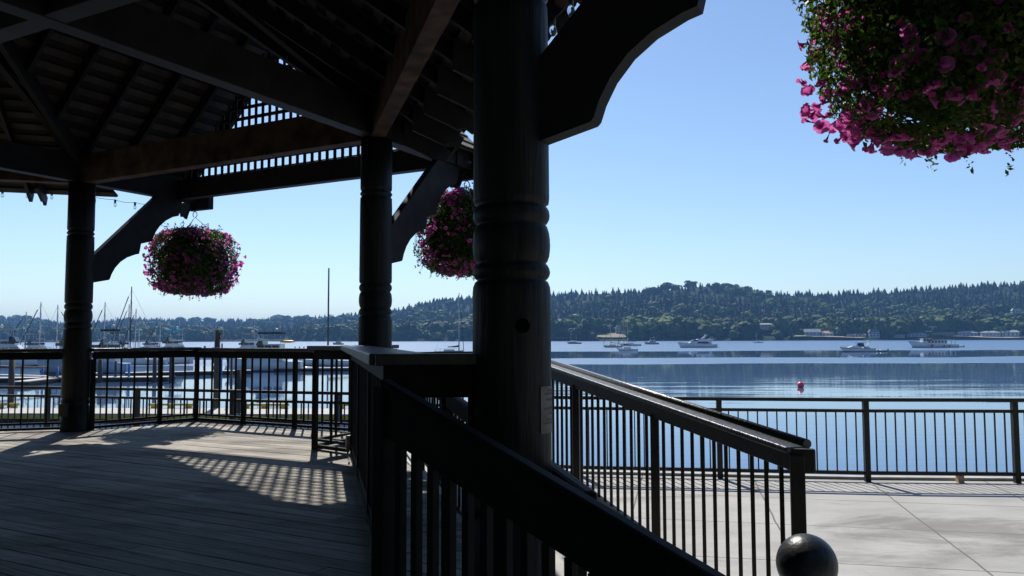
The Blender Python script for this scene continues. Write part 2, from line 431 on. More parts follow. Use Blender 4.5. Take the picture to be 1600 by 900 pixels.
def thing(name, label, cat, loc=(0, 0, 0), rz=0, group=None, world=False):
    o = bpy.data.objects.new(name, None); COL.objects.link(o)
    o.location = loc; o.rotation_euler = (0, 0, rz); o.empty_display_size = 0.2
    tag(o, label, cat, group)
    if world: o['_w'] = 1       # parts are modelled in world coordinates
    return o
def put(me, name, parent, loc=(0, 0, 0), rot=(0, 0, 0), sc_=1):
    o = bpy.data.objects.new(name, me); COL.objects.link(o); o.parent = parent
    if parent.get('_w'): loc = Vector(loc) - Vector(parent.location)
    o.location = loc; o.rotation_euler = rot; o.scale = (sc_,) * 3 if isinstance(sc_, (int, float)) else sc_
    return o
def copy_tree(o, loc=None, rz=None, label=None):
    def rec(s, par):
        c = s.copy(); COL.objects.link(c)
        if par is not None: c.parent = par
        for ch in list(s.children): rec(ch, c)
        return c
    c = rec(o, None)
    if loc is not None: c.location = loc
    if rz is not None: c.rotation_euler = (0, 0, rz)
    if label: c['label'] = label
    return c

def V(x, y, zr): return Vector((x, y, CZ + zr))

# ------------------------------------------------------------------ plan of the place
DECK = -1.20; PROM = -1.87; WAT = -4.5
u_lm = Vector((math.cos(rad(-28)), math.sin(rad(-28)), 0))
Mv = Vector((-1.43, 8.30, 0)); S8 = 4.96
def rotv(v, a):
    return Matrix.Rotation(rad(a), 3, 'Z') @ v
Lv = Mv - u_lm * S8
Nv = Mv + rotv(u_lm, -45) * S8
Kv = Nv + rotv(u_lm, -90) * S8
Jv = Kv + rotv(u_lm, -135) * S8
Iv = Jv + rotv(u_lm, -180) * S8
Gv = Iv + rotv(u_lm, -225) * S8
Hv = Lv - rotv(u_lm, 45) * S8
Nv = Nv + Vector((-.022, -.05, 0))
OCT = [Hv, Lv, Mv, Nv, Kv, Jv, Iv, Gv]
CEN = sum(OCT, Vector()) / 8
n_lm = rotv(u_lm, 90)            # outward of edge L-M
def Z(v, zr): return Vector((v.x, v.y, CZ + zr))

# ================================================================== SETTING
water = MB()
water.add([(-5600, -2500, 0), (5600, -2500, 0), (5600, 7400, 0), (-5600, 7400, 0)], [(0, 1, 2, 3)])
wo = water.build('water', 'bay_water'); wo.location = (0, 0, CZ + WAT); tag(wo, kind='structure')

# promenade slab and its sea wall
EDGE = [(-60, 17.5), (-30, 16.2), (-12, 14.3), (-7.7, 13.65), (-3.0, 12.15), (0.6, 11.0), (4.6, 10.42), (12, 9.9), (40, 8.4)]
def edge_off(o):
    pts = []
    for i, p in enumerate(EDGE):
        a = Vector(EDGE[max(i - 1, 0)]); b = Vector(EDGE[min(i + 1, len(EDGE) - 1)])
        d = (b - a).normalized(); nn = Vector((-d.y, d.x))
        q = Vector(p) + nn * o; pts.append((q.x, q.y))
    return pts
pe = edge_off(0.28)
mb = MB(); nn = len(pe)
vs = [(x, y, 0) for x, y in pe] + [(40, -40, 0), (-60, -40, 0)]
mb.add(vs, [tuple(range(len(vs)))[::-1]])
tag(mb.build('promenade', 'promenade_concrete'), kind='structure')
mb = MB()
pi_ = edge_off(0.12)
mb2 = MB()
for i in range(nn - 1):
    a, b = pe[i], pe[i + 1]
    mb.add([(a[0], a[1], -0.004), (b[0], b[1], -0.004), (b[0], b[1], CZ * 0 - 3.4), (a[0], a[1], -3.4)], [(0, 1, 2, 3)])
tag(mb.build('seawall', 'stone_wall'), 'rough grey concrete seawall under the promenade edge', 'seawall')
kerb = MB()
ko, ki = edge_off(0.27), edge_off(0.13)
for i in range(nn - 1):
    poly = [Vector((ko[i][0], ko[i][1], 0.002)), Vector((ko[i + 1][0], ko[i + 1][1], 0.002)), Vector((ki[i + 1][0], ki[i + 1][1], 0.002)), Vector((ki[i][0], ki[i][1], 0.002))]
    kerb.prism(poly[::-1], (0, 0, 0.035))
tag(kerb.build('promenade_kerb', 'ramp_concrete'), kind='structure')

# unseen bank behind the viewer, added to block sky light from the bandstand
mb = MB(); bx = list(np.arange(-92, 91, 4.0)); by = [(-7, -.3), (-9.5, 4.0), (-13, 9.0), (-19, 14.5), (-30, 20), (-45, 25), (-80, 30), (-140, 33)]
for x in bx:
    for y, z in by:
        mb.v.append((x, y + 1.2 * math.sin(x * .21) + 1.05 * max(0, -x - 19) ** .82, z + (0.7 * math.sin(x * .13 + y) if z > 0 else 0))); mb.t.append(.5)
for i in range(len(bx) - 1):
    for j in range(len(by) - 1):
        a = i * len(by) + j; mb.f.append((a, a + 1, a + len(by) + 1, a + len(by))); mb.sm.append(True)
tag(mb.build('hills', 'hill_soil'), kind='structure')  # added light-blocking bank, separate from the far hills

# ---------------- far shore: terrain in strips seen from the bay
def interp(x, tab):
    return float(np.interp(x, [t[0] for t in tab], [t[1] for t in tab]))
SHORE_D = [(-700, 1500), (430, 1480), (600, 1300), (860, 1140), (1200, 1090), (1600, 1070), (2300, 1000)]
SHORE_Y = [(-700, 535.6), (480, 534.0), (860, 532.6), (1200, 531.8), (1600, 530.6), (2300, 529)]
RIDGE_D = [(-700, 3000), (430, 2900), (600, 2400), (860, 1950), (1100, 1800), (1600, 1700), (2300, 1600)]
RIDGE_Y = [(-700, 497), (-200, 492), (0, 490), (60, 492), (100, 500), (150, 496), (200, 492), (300, 494), (400, 493), (450, 490), (500, 488), (560, 484),
           (612, 478), (660, 466), (700, 460), (735, 455), (860, 450), (900, 447), (1000, 443), (1060, 439), (1100, 436), (1130, 440), (1200, 447), (1300, 448),
           (1400, 444), (1500, 437), (1560, 434), (1600, 434), (1800, 430), (2300, 440)]
def shore_point(px, u, lift=0.0):
    Ds = interp(px, SHORE_D); Dr = interp(px, RIDGE_D)
    D = Ds * (Dr / Ds) ** u
    D += 14 * math.sin(px * 0.031) * (1 - u)
    zb = CZ + WAT + 1.2
    p0 = onD(px, 500, D)
    yb = 0
    # target heights
    ridge_z = onD(px, interp(px, RIDGE_Y), Dr).z - 21
    uu = max(0.0, (u - 0.04) / 0.96)
    wob = 1 + 0.10 * math.sin(px * 0.021 + u * 7) * math.sin(u * 9 + px * 0.008)
    zz = zb + 1.5 + (ridge_z - zb - 1.5) * (D - Ds) / (Dr - Ds) * (0.62 + 0.38 * uu) * (wob if u < 0.95 else 1) if u > 0 else zb - 1.6
    return Vector((D * (px - 800) / F * 1.0, D, zz + lift))
mb = MB()
cols = list(np.arange(-1600, -700, 30.0)) + list(np.arange(-700, 2301, 12.0)); rows = [0, 0.012, 0.04, 0.08] + list(np.linspace(0.13, 1.0, 18)) + [1.12, 1.4]
for px in cols:
    for u in rows:
        if u <= 1: p = shore_point(px, u)
        else:
            p = shore_point(px, 1.0); k = (u - 1)
            s_ = 1 + k * 0.8; p = Vector((p.x * s_, p.y * s_, p.z - 160 * k))
        mb.v.append(tuple(p)); mb.t.append(0.5)
R_ = len(rows)
for i in range(len(cols) - 1):
    for j in range(R_ - 1):
        a = i * R_ + j
        mb.f.append((a, a + R_, a + R_ + 1, a + 1)); mb.sm.append(True)
tag(mb.build('hills', 'hill_soil'), kind='structure')

def ground_patch(name, mat, px0, px1, u0, u1, lift, label=None):
    m_ = MB(); n1, n2 = 14, 4
    for i in range(n1 + 1):
        for j in range(n2 + 1):
            px = px0 + (px1 - px0) * i / n1
            uu = u0 + (u1 - u0) * j / n2
            if i in (0, n1): uu = u0 + (u1 - u0) * (0.25 + 0.5 * j / n2)
            if name == 'lawn' and mat == 'dry_grass': uu = u0 + (uu - u0) * (.45 + .55 * i / n1)
            p = shore_point(px, uu); m_.v.append((p.x, p.y, p.z + lift)); m_.t.append(0.5)
    for i in range(n1):
        for j in range(n2):
            a = i * (n2 + 1) + j; m_.f.append((a, a + n2 + 1, a + n2 + 2, a + 1)); m_.sm.append(True)
    o = m_.build(name, mat); tag(o, kind='structure')
ground_patch('beach', 'beach_sand', 1262, 1350, 0.006, 0.05, 1.4)
ground_patch('beach', 'beach_sand', 1470, 1608, 0.006, 0.05, 1.2)
ground_patch('beach', 'beach_sand', 860, 935, 0.004, 0.02, 0.8)
ground_patch('lawn', 'dry_grass', 932, 980, 0.03, 0.17, 2.2)
ground_patch('lawn', 'lawn_green', 1236, 1270, 0.01, 0.05, 1.8)
ground_patch('lawn', 'lawn_green', 1452, 1500, 0.02, 0.06, 2.0)

# ---------------- woods: prototypes of far trees (arrays of quads)
def quad_cloud(centers, normals, size, aspect=1.0):
    n_ = len(centers)
    nrm = normals / (np.linalg.norm(normals, axis=1, keepdims=True) + 1e-9)
    r = RNG.normal(size=(n_, 3)); a = np.cross(nrm, r); a /= (np.linalg.norm(a, axis=1, keepdims=True) + 1e-9)
    b = np.cross(nrm, a)
    s = (size * RNG.uniform(0.6, 1.3, n_))[:, None]
    q = np.stack([centers - a * s - b * s * aspect, centers + a * s - b * s * aspect * 0.7, centers + a * s * 0.8 + b * s * aspect, centers - a * s * 0.9 + b * s * aspect * 0.9], axis=1)
    return q
def proto_broad(n_=96, lobes=5, size=0.10):
    cs = []; nr = []
    L = [(np.array([RNG.uniform(-.28, .28), RNG.uniform(-.28, .28), RNG.uniform(.35, .78)]), RNG.uniform(.2, .33)) for _ in range(lobes)]
    L.append((np.array([0, 0, .5]), .36))
    for i in range(n_):
        c, r = L[i % len(L)]
        d = RNG.normal(size=3); d /= np.linalg.norm(d)
        if d[2] < -.3: d[2] *= -1
        cs.append(c + d * r * RNG.uniform(.8, 1.05)); nr.append(d + RNG.normal(size=3) * .30)
    return quad_cloud(np.array(cs), np.array(nr), size)
def proto_conifer(n_=74, size=0.062, wid=0.17):
    cs = []; nr = []
    szs = []
    for i in range(n_):
        t = RNG.uniform(0, 1) ** 0.85
        szs.append(size * (1.15 * (1 - t) + .22))
        z = 0.06 + 0.94 * t; r = wid * (1 - t) ** 0.85 * RNG.uniform(.55, 1.15) + 0.006
        a = RNG.uniform(0, 2 * math.pi)
        cs.append([r * math.cos(a), r * math.sin(a), z]); nr.append([math.cos(a) * .8, math.sin(a) * .8, .55 + RNG.normal() * .3])
    q = quad_cloud(np.array(cs), np.array(nr), np.array(szs))
    # the spire: crossed slim blades
    for k in range(3):
        a = k * math.pi / 3; dx, dy = math.cos(a), math.sin(a)
        wv = wid * 0.42
        q = np.concatenate([q, np.array([[[-dx * wv, -dy * wv, .35], [dx * wv, dy * wv, .35], [dx * .012, dy * .012, 1.02], [-dx * .012, -dy * .012, 1.02]]])])
    return q
PB = [proto_broad() for _ in range(8)]; PC = [proto_conifer() for _ in range(8)]
def blob_quads(broad):
    if broad: prof = [(0.0, .05), (.12, .2), (.3, .36), (.55, .40), (.78, .28), (.9, .08)]
    else: prof = [(0.0, .10), (.1, .13), (.4, .09), (.75, .035), (.97, .005)]
    q = []
    for (z0, r0), (z1, r1) in zip(prof[:-1], prof[1:]):
        for i in range(6):
            a, b = 2 * math.pi * i / 6, 2 * math.pi * (i + 1) / 6
            q.append([[r0 * math.cos(a), r0 * math.sin(a), z0], [r0 * math.cos(b), r0 * math.sin(b), z0], [r1 * math.cos(b), r1 * math.sin(b), z1], [r1 * math.cos(a), r1 * math.sin(a), z1]])
    return np.array(q)
BB, BC = blob_quads(True), blob_quads(False)
PB = [np.concatenate([p, BB]) for p in PB]; PC = [np.concatenate([p, BC]) for p in PC]
def mesh_from_quads(name, quads, tints, mat):
    n_ = len(quads); me = bpy.data.meshes.new(name)
    me.vertices.add(n_ * 4); me.vertices.foreach_set('co', quads.reshape(-1).astype(np.float32))
    me.loops.add(n_ * 4); me.loops.foreach_set('vertex_index', np.arange(n_ * 4, dtype=np.int32))
    me.polygons.add(n_); me.polygons.foreach_set('loop_start', np.arange(0, n_ * 4, 4, dtype=np.int32))
    me.polygons.foreach_set('loop_total', np.full(n_, 4, dtype=np.int32))
    at = me.attributes.new('tint', 'FLOAT', 'POINT'); at.data.foreach_set('value', np.repeat(tints, 4).astype(np.float32))
    me.materials.append(MATS[mat]); me.update(); me.validate()
    return me

# houses on the far shore: (px0, px1, y_top, y_base, u, wall, roof, kind, label)
HOUSES = [
 (862, 876, 498, 508, .16, 'wall_tan', 'roof_grey', 'gable', 'tan house with a bright pale roof high in the trees beside the big column'),
 (961, 982, 508, 522, .13, 'wall_white', 'roof_grey', 'tall', 'large pale two storey house above the dry grass slope'),
 (1187, 1206, 505, 511, .11, 'wall_tan', 'roof_grey', 'low', 'low grey roofed house alone among trees right of the motor yacht'),
 (1257, 1281, 514, 527, .03, 'wall_blue', 'roof_grey', 'gable', 'blue grey gabled house beside the small green shore lawn'),
 (1283, 1301, 517, 527, .035, 'wall_white', 'roof_tan', 'gable', 'small white house with an orange tan roof'),
 (1335.5, 1344, 497.5, 503, .17, 'wall_white', 'roof_grey', 'tall', 'small white house high on the slope above the anchored cruiser'),
 (1323, 1352, 521, 527, .03, 'wall_tan', 'roof_dark', 'low', 'low brown house behind the anchored cruiser'),
 (1357, 1373, 515, 526, .03, 'wall_blue', 'roof_dark', 'tall', 'narrow blue house with a dark roof right of the anchored cruiser'),
 (1396, 1412, 521, 527, .025, 'wall_blue', 'roof_dark', 'low', 'small dark roofed house left of the trawler bow'),
 (1416, 1446, 521, 528, .025, 'wall_blue', 'roof_grey', 'low', 'long low house behind the trawler bow'),
 (1449, 1492, 520, 526, .04, 'wall_tan', 'roof_grey', 'low', 'longest low house behind the trawler wheelhouse'),
 (1496, 1526, 517, 526, .03, 'wall_blue', 'roof_grey', 'hip', 'wide pale house just right of the trawler stern'),
 (1533, 1561, 517, 525, .03, 'wall_white', 'roof_grey', 'hip', 'wide low white roofed house second from the right edge'),
 (1565, 1590, 516, 525, .035, 'wall_white', 'roof_grey', 'low', 'low white house with flat pale roof nearest the right edge'),
 (1582, 1596, 482, 491, .33, 'wall_blue', 'roof_grey', 'tall', 'lone blue grey house high on the wooded hill at the right edge'),
]
def hide_px(px, D, hh):
    """True when a tree there would stand in front of a house or patch of open ground"""
    for h in HOUSES:
        Dh = shore_point((h[0] + h[1]) / 2, h[4]).y
        if h[0] - 3 < px < h[1] + 3 and Dh - (60 if h[4] > .1 else 400) < D < Dh + 8: return True
    if 928 < px < 960 and D < shore_point(945, .17).y: return True
    if 960 <= px < 984 and D < shore_point(970, .16).y: return True
    if (1262 < px < 1350 or 1470 < px < 1608) and D < shore_point(px, .045).y: return True
    if (1236 < px < 1272) and D < shore_point(px, .055).y: return True
    return False
qs = []; ts = []
ntree = 0
for k in range(11800):
    px = RNG.uniform(-260, 1860) if RNG.uniform() < .86 else RNG.uniform(-1300, -260)
    u = RNG.uniform(0.01, 1.03) if RNG.uniform() < .86 else RNG.uniform(.86, 1.02)
    if u < .2 and RNG.uniform() < .0: continue
    p = shore_point(px, min(u, 1.0))
    D = p.y
    if hide_px(px, D, 0): continue
    nearness = 1 - u
    left = px < 470
    sp_n = math.sin(px * .017 + u * 11) + math.sin(px * .043 - u * 23 + 1.3) + .8 * math.sin(px * .009 + u * 5 + 2.1)
    broad = RNG.uniform() + .16 * sp_n < ((0.80 if u < .16 else 0.50 if u < .35 else 0.24 if u < .6 else 0.12 if u < .85 else -.02) if not left else (0.45 if u < .1 else 0.08))
    if broad:
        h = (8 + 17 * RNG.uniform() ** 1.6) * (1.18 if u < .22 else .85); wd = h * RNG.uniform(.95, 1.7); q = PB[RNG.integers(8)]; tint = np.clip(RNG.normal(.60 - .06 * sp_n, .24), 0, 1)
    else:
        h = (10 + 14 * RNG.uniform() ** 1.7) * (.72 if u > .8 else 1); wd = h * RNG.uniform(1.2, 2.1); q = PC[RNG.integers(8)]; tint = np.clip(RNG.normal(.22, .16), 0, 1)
    if D > 2000: wd *= 1.25
    a = RNG.uniform(0, 2 * math.pi); ca, sa = math.cos(a), math.sin(a)
    R = np.array([[ca * wd, -sa * wd, 0], [sa * wd, ca * wd, 0], [0, 0, h]])
    qq = q @ R.T + np.array([p.x, p.y, p.z - 1.0])
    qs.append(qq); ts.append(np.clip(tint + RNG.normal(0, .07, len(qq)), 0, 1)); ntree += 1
me = mesh_from_quads('wooded_hillside', np.concatenate(qs), np.concatenate(ts), 'far_foliage')
o = bpy.data.objects.new('wooded_hillside', me); COL.objects.link(o)
tag(o, 'dense mixed wood of conifers and broadleaf trees covering the far hills', 'woodland', kind='stuff')

def far_house(h):
    px0, px1, yt, yb, u, wall, roofm, kind, label = h
    g = shore_point((px0 + px1) / 2, u)
    D = g.y; W = (px1 - px0) / F * D; H = max((yb - yt) / F * D, 4.5); dep = min(W * 0.6, 10)
    z0 = onD((px0 + px1) / 2, yb, D).z
    z0 = max(z0, g.z - 0.5)
    t = thing('house', label, 'house', (g.x, D, z0), math.atan2(-g.x, D) * 0.6, group='houses on the far shore')
    rh = H * (0.38 if kind in ('gable', 'tall') else 0.32); wh = H - rh
    m_ = MB(); m_.box((0, dep / 2, wh / 2 - 2), (W * .94, dep, wh + 4)); m_.build('wall', wall, t)
    m_ = MB()
    W2 = W / 2; ov = .4
    if kind == 'gable':
        pr = [(-W2 - ov, -ov, wh), (-W2 - ov, dep + ov, wh), (-W2 - ov, dep / 2, H)]
        m_.prism(pr, (W + 2 * ov, 0, 0))
    elif kind == 'tall':
        pr = [(-W2 - ov, -ov, wh), (W2 + ov, -ov, wh), (W2 * .7, -ov, H), (-W2 * .7, -ov, H)]
        m_.prism(pr, (0, dep + 2 * ov, 0))
    else:
        f = 0.75 if kind == 'low' else 0.35
        b4 = [(-W2 - ov, -ov, wh), (W2 + ov, -ov, wh), (W2 + ov, dep + ov, wh), (-W2 - ov, dep + ov, wh)]
        tp = [(-W2 * f, dep * .45, H), (W2 * f, dep * .45, H), (W2 * f, dep * .55, H), (-W2 * f, dep * .55, H)]
        m_.add(b4 + tp, [(0, 3, 2, 1), (4, 5, 6, 7), (0, 1, 5, 4), (1, 2, 6, 5), (2, 3, 7, 6), (3, 0, 4, 7)])
    rf = m_.build('roof', roofm, t)
    m_ = MB(); m_.box((W2 * .4, dep * .6, H + .3), (.8, .8, 1.6)); m_.build('chimney', 'wall_tan', rf)
    nw = max(2, int(W / 4.5)); ws = MB(); ws.box((0, 0, 0), (1.9, .12, 1.5)); wm = ws.mesh('window', 'dark_glass')
    for lv in ((0.5,) if wh < 5 else (0.25, .72)):
        for i in range(nw):
            put(wm, 'window', t, ((-.5 + (i + .5) / nw) * W * .9, -0.05, wh * lv))
for h in HOUSES: far_house(h)

# countable trees standing along the far waterline
def shore_tree_mesh(kind):
    if kind == 'broad': q = np.concatenate([proto_broad(230, 9, 0.07), BB * [1, 1, 1]]); 
    elif kind == 'column': q = np.concatenate([proto_broad(200, 8, 0.06) * [.42, .42, 1], BB * [.4, .4, 1]])
    else: q = np.concatenate([proto_conifer(200, .045, .2), BC])
    return q
STM = {}
for kind in ('broad', 'column', 'conifer'):
    STM[kind] = []
    for i in range(4):
        q = shore_tree_mesh(kind)
        base = {'broad': .62, 'column': .35, 'conifer': .22}[kind] + (i - 1.5) * .09
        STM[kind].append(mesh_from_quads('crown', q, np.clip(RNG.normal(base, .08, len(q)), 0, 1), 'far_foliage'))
tb = MB(); tb.tube((0, 0, -.12), (0, 0, .5), .035, 7, .012); TRUNK = tb.mesh('trunk', 'bark')
MARK = [(888, 'the two masted boat'), (920, 'the shore left of the dry grass slope'), (955, 'the tan hulled sailboat'), (1018, 'the small grey cruiser'), (1060, 'the bow of the motor yacht'), (1095, 'the motor yacht'),
        (1130, 'the stern of the motor yacht'), (1184, 'the tiny far sloop'), (1225, 'the green shore lawn'), (1268, 'the blue grey gabled house'), (1311, 'the orange roofed house'), (1340, 'the anchored express cruiser'),
        (1383, 'the blue house'), (1430, 'the trawler bow'), (1470, 'the trawler wheelhouse'), (1510, 'the trawler dinghy'), (1547, 'the white roofed house'), (1585, 'the right edge of the bay')]
spots = []
px = 868
while px < 1600:
    u = random.choice([.012, .02, .05, .07])
    p = shore_point(px, u)
    if not hide_px(px, p.y, 0) or random.random() < 0: spots.append((px, u))
    px += random.uniform(9, 17)
for pxx in (1312, 1404, 1375, 1493, 1529, 1563, 1594, 1322, 985, 1450): spots.append((pxx, .055))
for pxx in (486, 505, 522, 540, 556, 622, 640, 658, 676, 694, 712): spots.append((pxx, random.choice([.015, .04])))
used = {}
for i, (px, u) in enumerate(spots):
    kind = random.choices(['broad', 'column', 'conifer'], [.68, .14, .18])[0]
    if px in (1404, 1493, 1529): kind = random.choice(['column', 'conifer'])
    h = {'broad': random.uniform(9, 17), 'column': random.uniform(18, 26), 'conifer': random.uniform(20, 28)}[kind]
    wd = h * random.uniform(1.0, 1.35) if kind != 'conifer' else h * 1.1
    p = shore_point(px, u)
    desc = {'broad': 'rounded green broadleaf tree', 'column': 'tall narrow poplar like tree', 'conifer': 'dark pointed conifer'}[kind]
    if px < 800:
        k = 'between the middle column and the big near column' if px > 600 else 'left of the middle column'
        lab = f'{desc} on the far shore {k}'
        key = (kind, k)
    else:
        mk = min(MARK, key=lambda m_: abs(m_[0] - px))
        lab = f'{desc} on far shore behind {mk[1]}'; key = (kind, mk[1])
    n_ = used.get(key, 0); used[key] = n_ + 1
    if n_: lab = lab.replace('rounded green broadleaf tree', 'broadleaf tree').replace('on the far shore', 'on far shore').replace('on far shore', ['', 'second from left', 'third from left', 'fourth from left', 'fifth from left', 'sixth from left', 'seventh from left'][min(n_, 6)]).replace('tall narrow poplar like', 'tall poplar like').replace('the anchored express', 'the express').replace('the blue grey gabled', 'the gabled')
    lab = lab.replace('between the middle column and the big near column', 'between the middle and near columns')
    if len(lab.split()) > 16: lab = lab.replace('second from left on', 'second on').replace('tall poplar like tree', 'tall poplar')
    t = thing({'broad': 'broadleaf_tree', 'column': 'poplar_tree', 'conifer': 'conifer_tree'}[kind], lab, 'tree', (p.x, p.y, p.z - .5), random.uniform(0, 6.28), group='trees along the far waterline')
    put(random.choice(STM[kind]), 'crown', t, (0, 0, .02 * h), (0, 0, 0), (wd, wd, h))
    put(TRUNK, 'trunk', t, (0, 0, 0), (0, 0, 0), (h, h, h))

# ================================================================== GAZEBO
ctr = (CEN.x, CEN.y, 0)
gz = thing('gazebo', 'dark timber octagonal bandstand with a shingled roof, turned columns and plank floor', 'gazebo', ctr, world=True)

# --- columns
def col_prof(dz, top=2.10, bot=-1.87):
    P = [(top, .166), (1.60, .168), (1.575, .166), (1.560, .152), (1.550, .160), (1.530, .172), (1.510, .160), (1.500, .152), (1.485, .168), (1.40, .170),
         (.62, .172), (.595, .169), (.584, .153), (.576, .162), (.560, .171), (.542, .1735), (.525, .171), (.508, .162), (.500, .153), (.490, .162), (.465, .170), (.44, .1735), (.41, .175), (.385, .1735),
         (.36, .170), (.338, .162), (.328, .154), (.320, .163), (.305, .171), (.290, .174), (.275, .171), (.262, .163), (.254, .153), (.245, .165), (.225, .173), (.20, .1755),
         (-.66, .176), (-.675, .160), (-.69, .173), (-.72, .176), (-.75, .173), (-.765, .160), (-.78, .176), (-1.10, .178)]
    return [(z + (dz if abs(z) < 1.65 else 0), r * 0.985) for z, r in P] + [(bot, .178)]
for i, v in enumerate(OCT):
    dz = {1: -.10, 2: -.01}.get(i, 0.0)
    m_ = MB(); m_.lathe([(z, r) for z, r in col_prof(dz)][::-1], Z(v, 0), 40)
    c = m_.build('column', 'column_paint', gz)
    if i == 3:   # details on the near column
        k = MB()
        d = (Vector((0.046, 0, 0)) + Vector((0, 0, 0)))
        a = math.asin(.046 / .172)
        pc = Vector((v.x + .170 * math.sin(a), v.y - .170 * math.cos(a), CZ + .052)); dirn = Vector((math.sin(a), -math.cos(a), 0))
        k.tube(pc - dirn * .01, pc + dirn * .005, .031, 20)
        kh = k.build('knot_hole', 'hole_shade', c); kh.location = (0, 0, 0)  # black disc on the surface; the hole's shade is painted, no recess cut
        nb = MB()
        a0, a1 = rad(44), rad(98); z0, z1 = -.405, -.205; rr = .1765; n_ = 10
        def cyl(aa, z, r_=rr): return Vector((v.x + r_ * math.sin(aa), v.y - r_ * math.cos(aa), CZ + z))
        for j in range(n_):
            b0, b1 = a0 + (a1 - a0) * j / n_, a0 + (a1 - a0) * (j + 1) / n_
            nb.add([cyl(b0, z0), cyl(b1, z0), cyl(b1, z1), cyl(b0, z1), cyl(b0, z0, rr - .002), cyl(b1, z0, rr - .002), cyl(b1, z1, rr - .002), cyl(b0, z1, rr - .002)],
                   [(0, 1, 2, 3), (7, 6, 5, 4), (0, 3, 7, 4), (1, 5, 6, 2), (3, 2, 6, 7), (0, 4, 5, 1)])
        pn = nb.build('paper_notice', 'paper', c); pn['label'] = 'weathered white paper notice wrapped round the column'
        tx = MB()
        for zz, s0, hh in ((-.228, .30, .008), (-.242, .15, .008), (-.268, .22, .010), (-.305, .12, .009), (-.325, .30, .006), (-.350, .2, .007), (-.365, .1, .006)):
            b = a0 + (a1 - a0) * s0
            while b < a1 - .1:
                wl = random.uniform(.03, .09); b2 = min(b + wl, a1 - .05)
                tx.add([cyl(b, zz, rr + .001), cyl(b2, zz, rr + .001), cyl(b2, zz + hh, rr + .001), cyl(b, zz + hh, rr + .001)], [(0, 1, 2, 3)])
                b = b2 + .02
        tag(tx.build('printed_lines', 'print_ink', c), kind='stuff')

# --- beams (tic-tac-toe ties and ring)
BZ = 2.10; BH = .38
def out(v, d, t): return v + d * t
bm = []
ring = [(OCT[i], OCT[(i + 1) % 8]) for i in range(8)]
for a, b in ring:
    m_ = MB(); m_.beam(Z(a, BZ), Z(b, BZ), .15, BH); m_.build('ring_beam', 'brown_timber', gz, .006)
dirs = {'LM': n_lm, 'NK': rotv(n_lm, -90), 'JI': rotv(n_lm, 180), 'GH': rotv(n_lm, 90)}
tie = [(Mv, Jv, dirs['LM']), (Lv, Iv, dirs['LM']), (Nv, Hv, dirs['NK']), (Kv, Gv, dirs['NK'])]
for k, (a, b, d) in enumerate(tie):
    m_ = MB(); z_ = BZ + .012 + (0.0 if k < 2 else .006)
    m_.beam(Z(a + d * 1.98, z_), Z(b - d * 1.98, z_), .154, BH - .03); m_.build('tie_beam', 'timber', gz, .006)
    if k < 4:
        pass
# brackets
BR = [(.15, .79), (.40, .845), (.415, .86), (.44, .93), (.49, 1.02), (.57, 1.11), (.67, 1.18), (.80, 1.235), (.86, 1.25), (.875, 1.31), (.89, 1.40), (1.07, 1.455), (1.085, 1.50),
      (1.13, 1.60), (1.20, 1.70), (1.30, 1.79), (1.42, 1.86), (1.52, 1.89), (1.56, 1.98), (1.58, 2.12), (1.12, 2.12), (.15, 1.15)]
def bracket(v, d, dz=0.0, st=1.0):
    side = Vector((-d.y, d.x, 0)) * .045
    poly = [Z(v + d * t - side, z + dz) if z < 2.1 else Z(v + d * t - side, 2.12) for t, z in BR]
    # split the concave outline into convex strips against the straight back edge
    m_ = MB()
    lower = BR[:20]; bk0, bk1 = BR[21], BR[20]
    def back(t):
        if t >= bk1[0]: return 2.12
        return bk0[1] + (bk1[1] - bk0[1]) * (t - bk0[0]) / (bk1[0] - bk0[0])
    ln = [(t, z) for t, z in lower]
    P = lambda t, z, s_: Z(v + d * t + side * s_, (z + dz) if z < 2.1 else 2.12)
    vsl = []
    for t, z in ln:
        vsl.append([P(t, z, -1), P(t, z, 1), P(t, back(t), 1), P(t, back(t), -1)])
    o0 = len(m_.v)
    for q in vsl:
        for p in q: m_.v.append(tuple(p)); m_.t.append(.5)
    for i in range(len(vsl) - 1):
        a = o0 + i * 4; b = a + 4
        for e in range(4):
            f = (e + 1) % 4
            m_.f.append((a + e, a + f, b + f, b + e)); m_.sm.append(False)
    m_.f.append((o0, o0 + 3, o0 + 2, o0 + 1)); m_.sm.append(False)
    e = o0 + (len(vsl) - 1) * 4; m_.f.append((e, e + 1, e + 2, e + 3)); m_.sm.append(False)
    m_.build('bracket', 'timber', gz)
bracket(Lv, dirs['LM'], -.02); bracket(Mv, dirs['LM'], .0); bracket(Nv, dirs['NK'], .06); bracket(Kv, dirs['NK'], .06)
bracket(Jv, dirs['JI']); bracket(Iv, dirs['JI']); bracket(Gv, dirs['GH']); bracket(Hv, dirs['GH'])

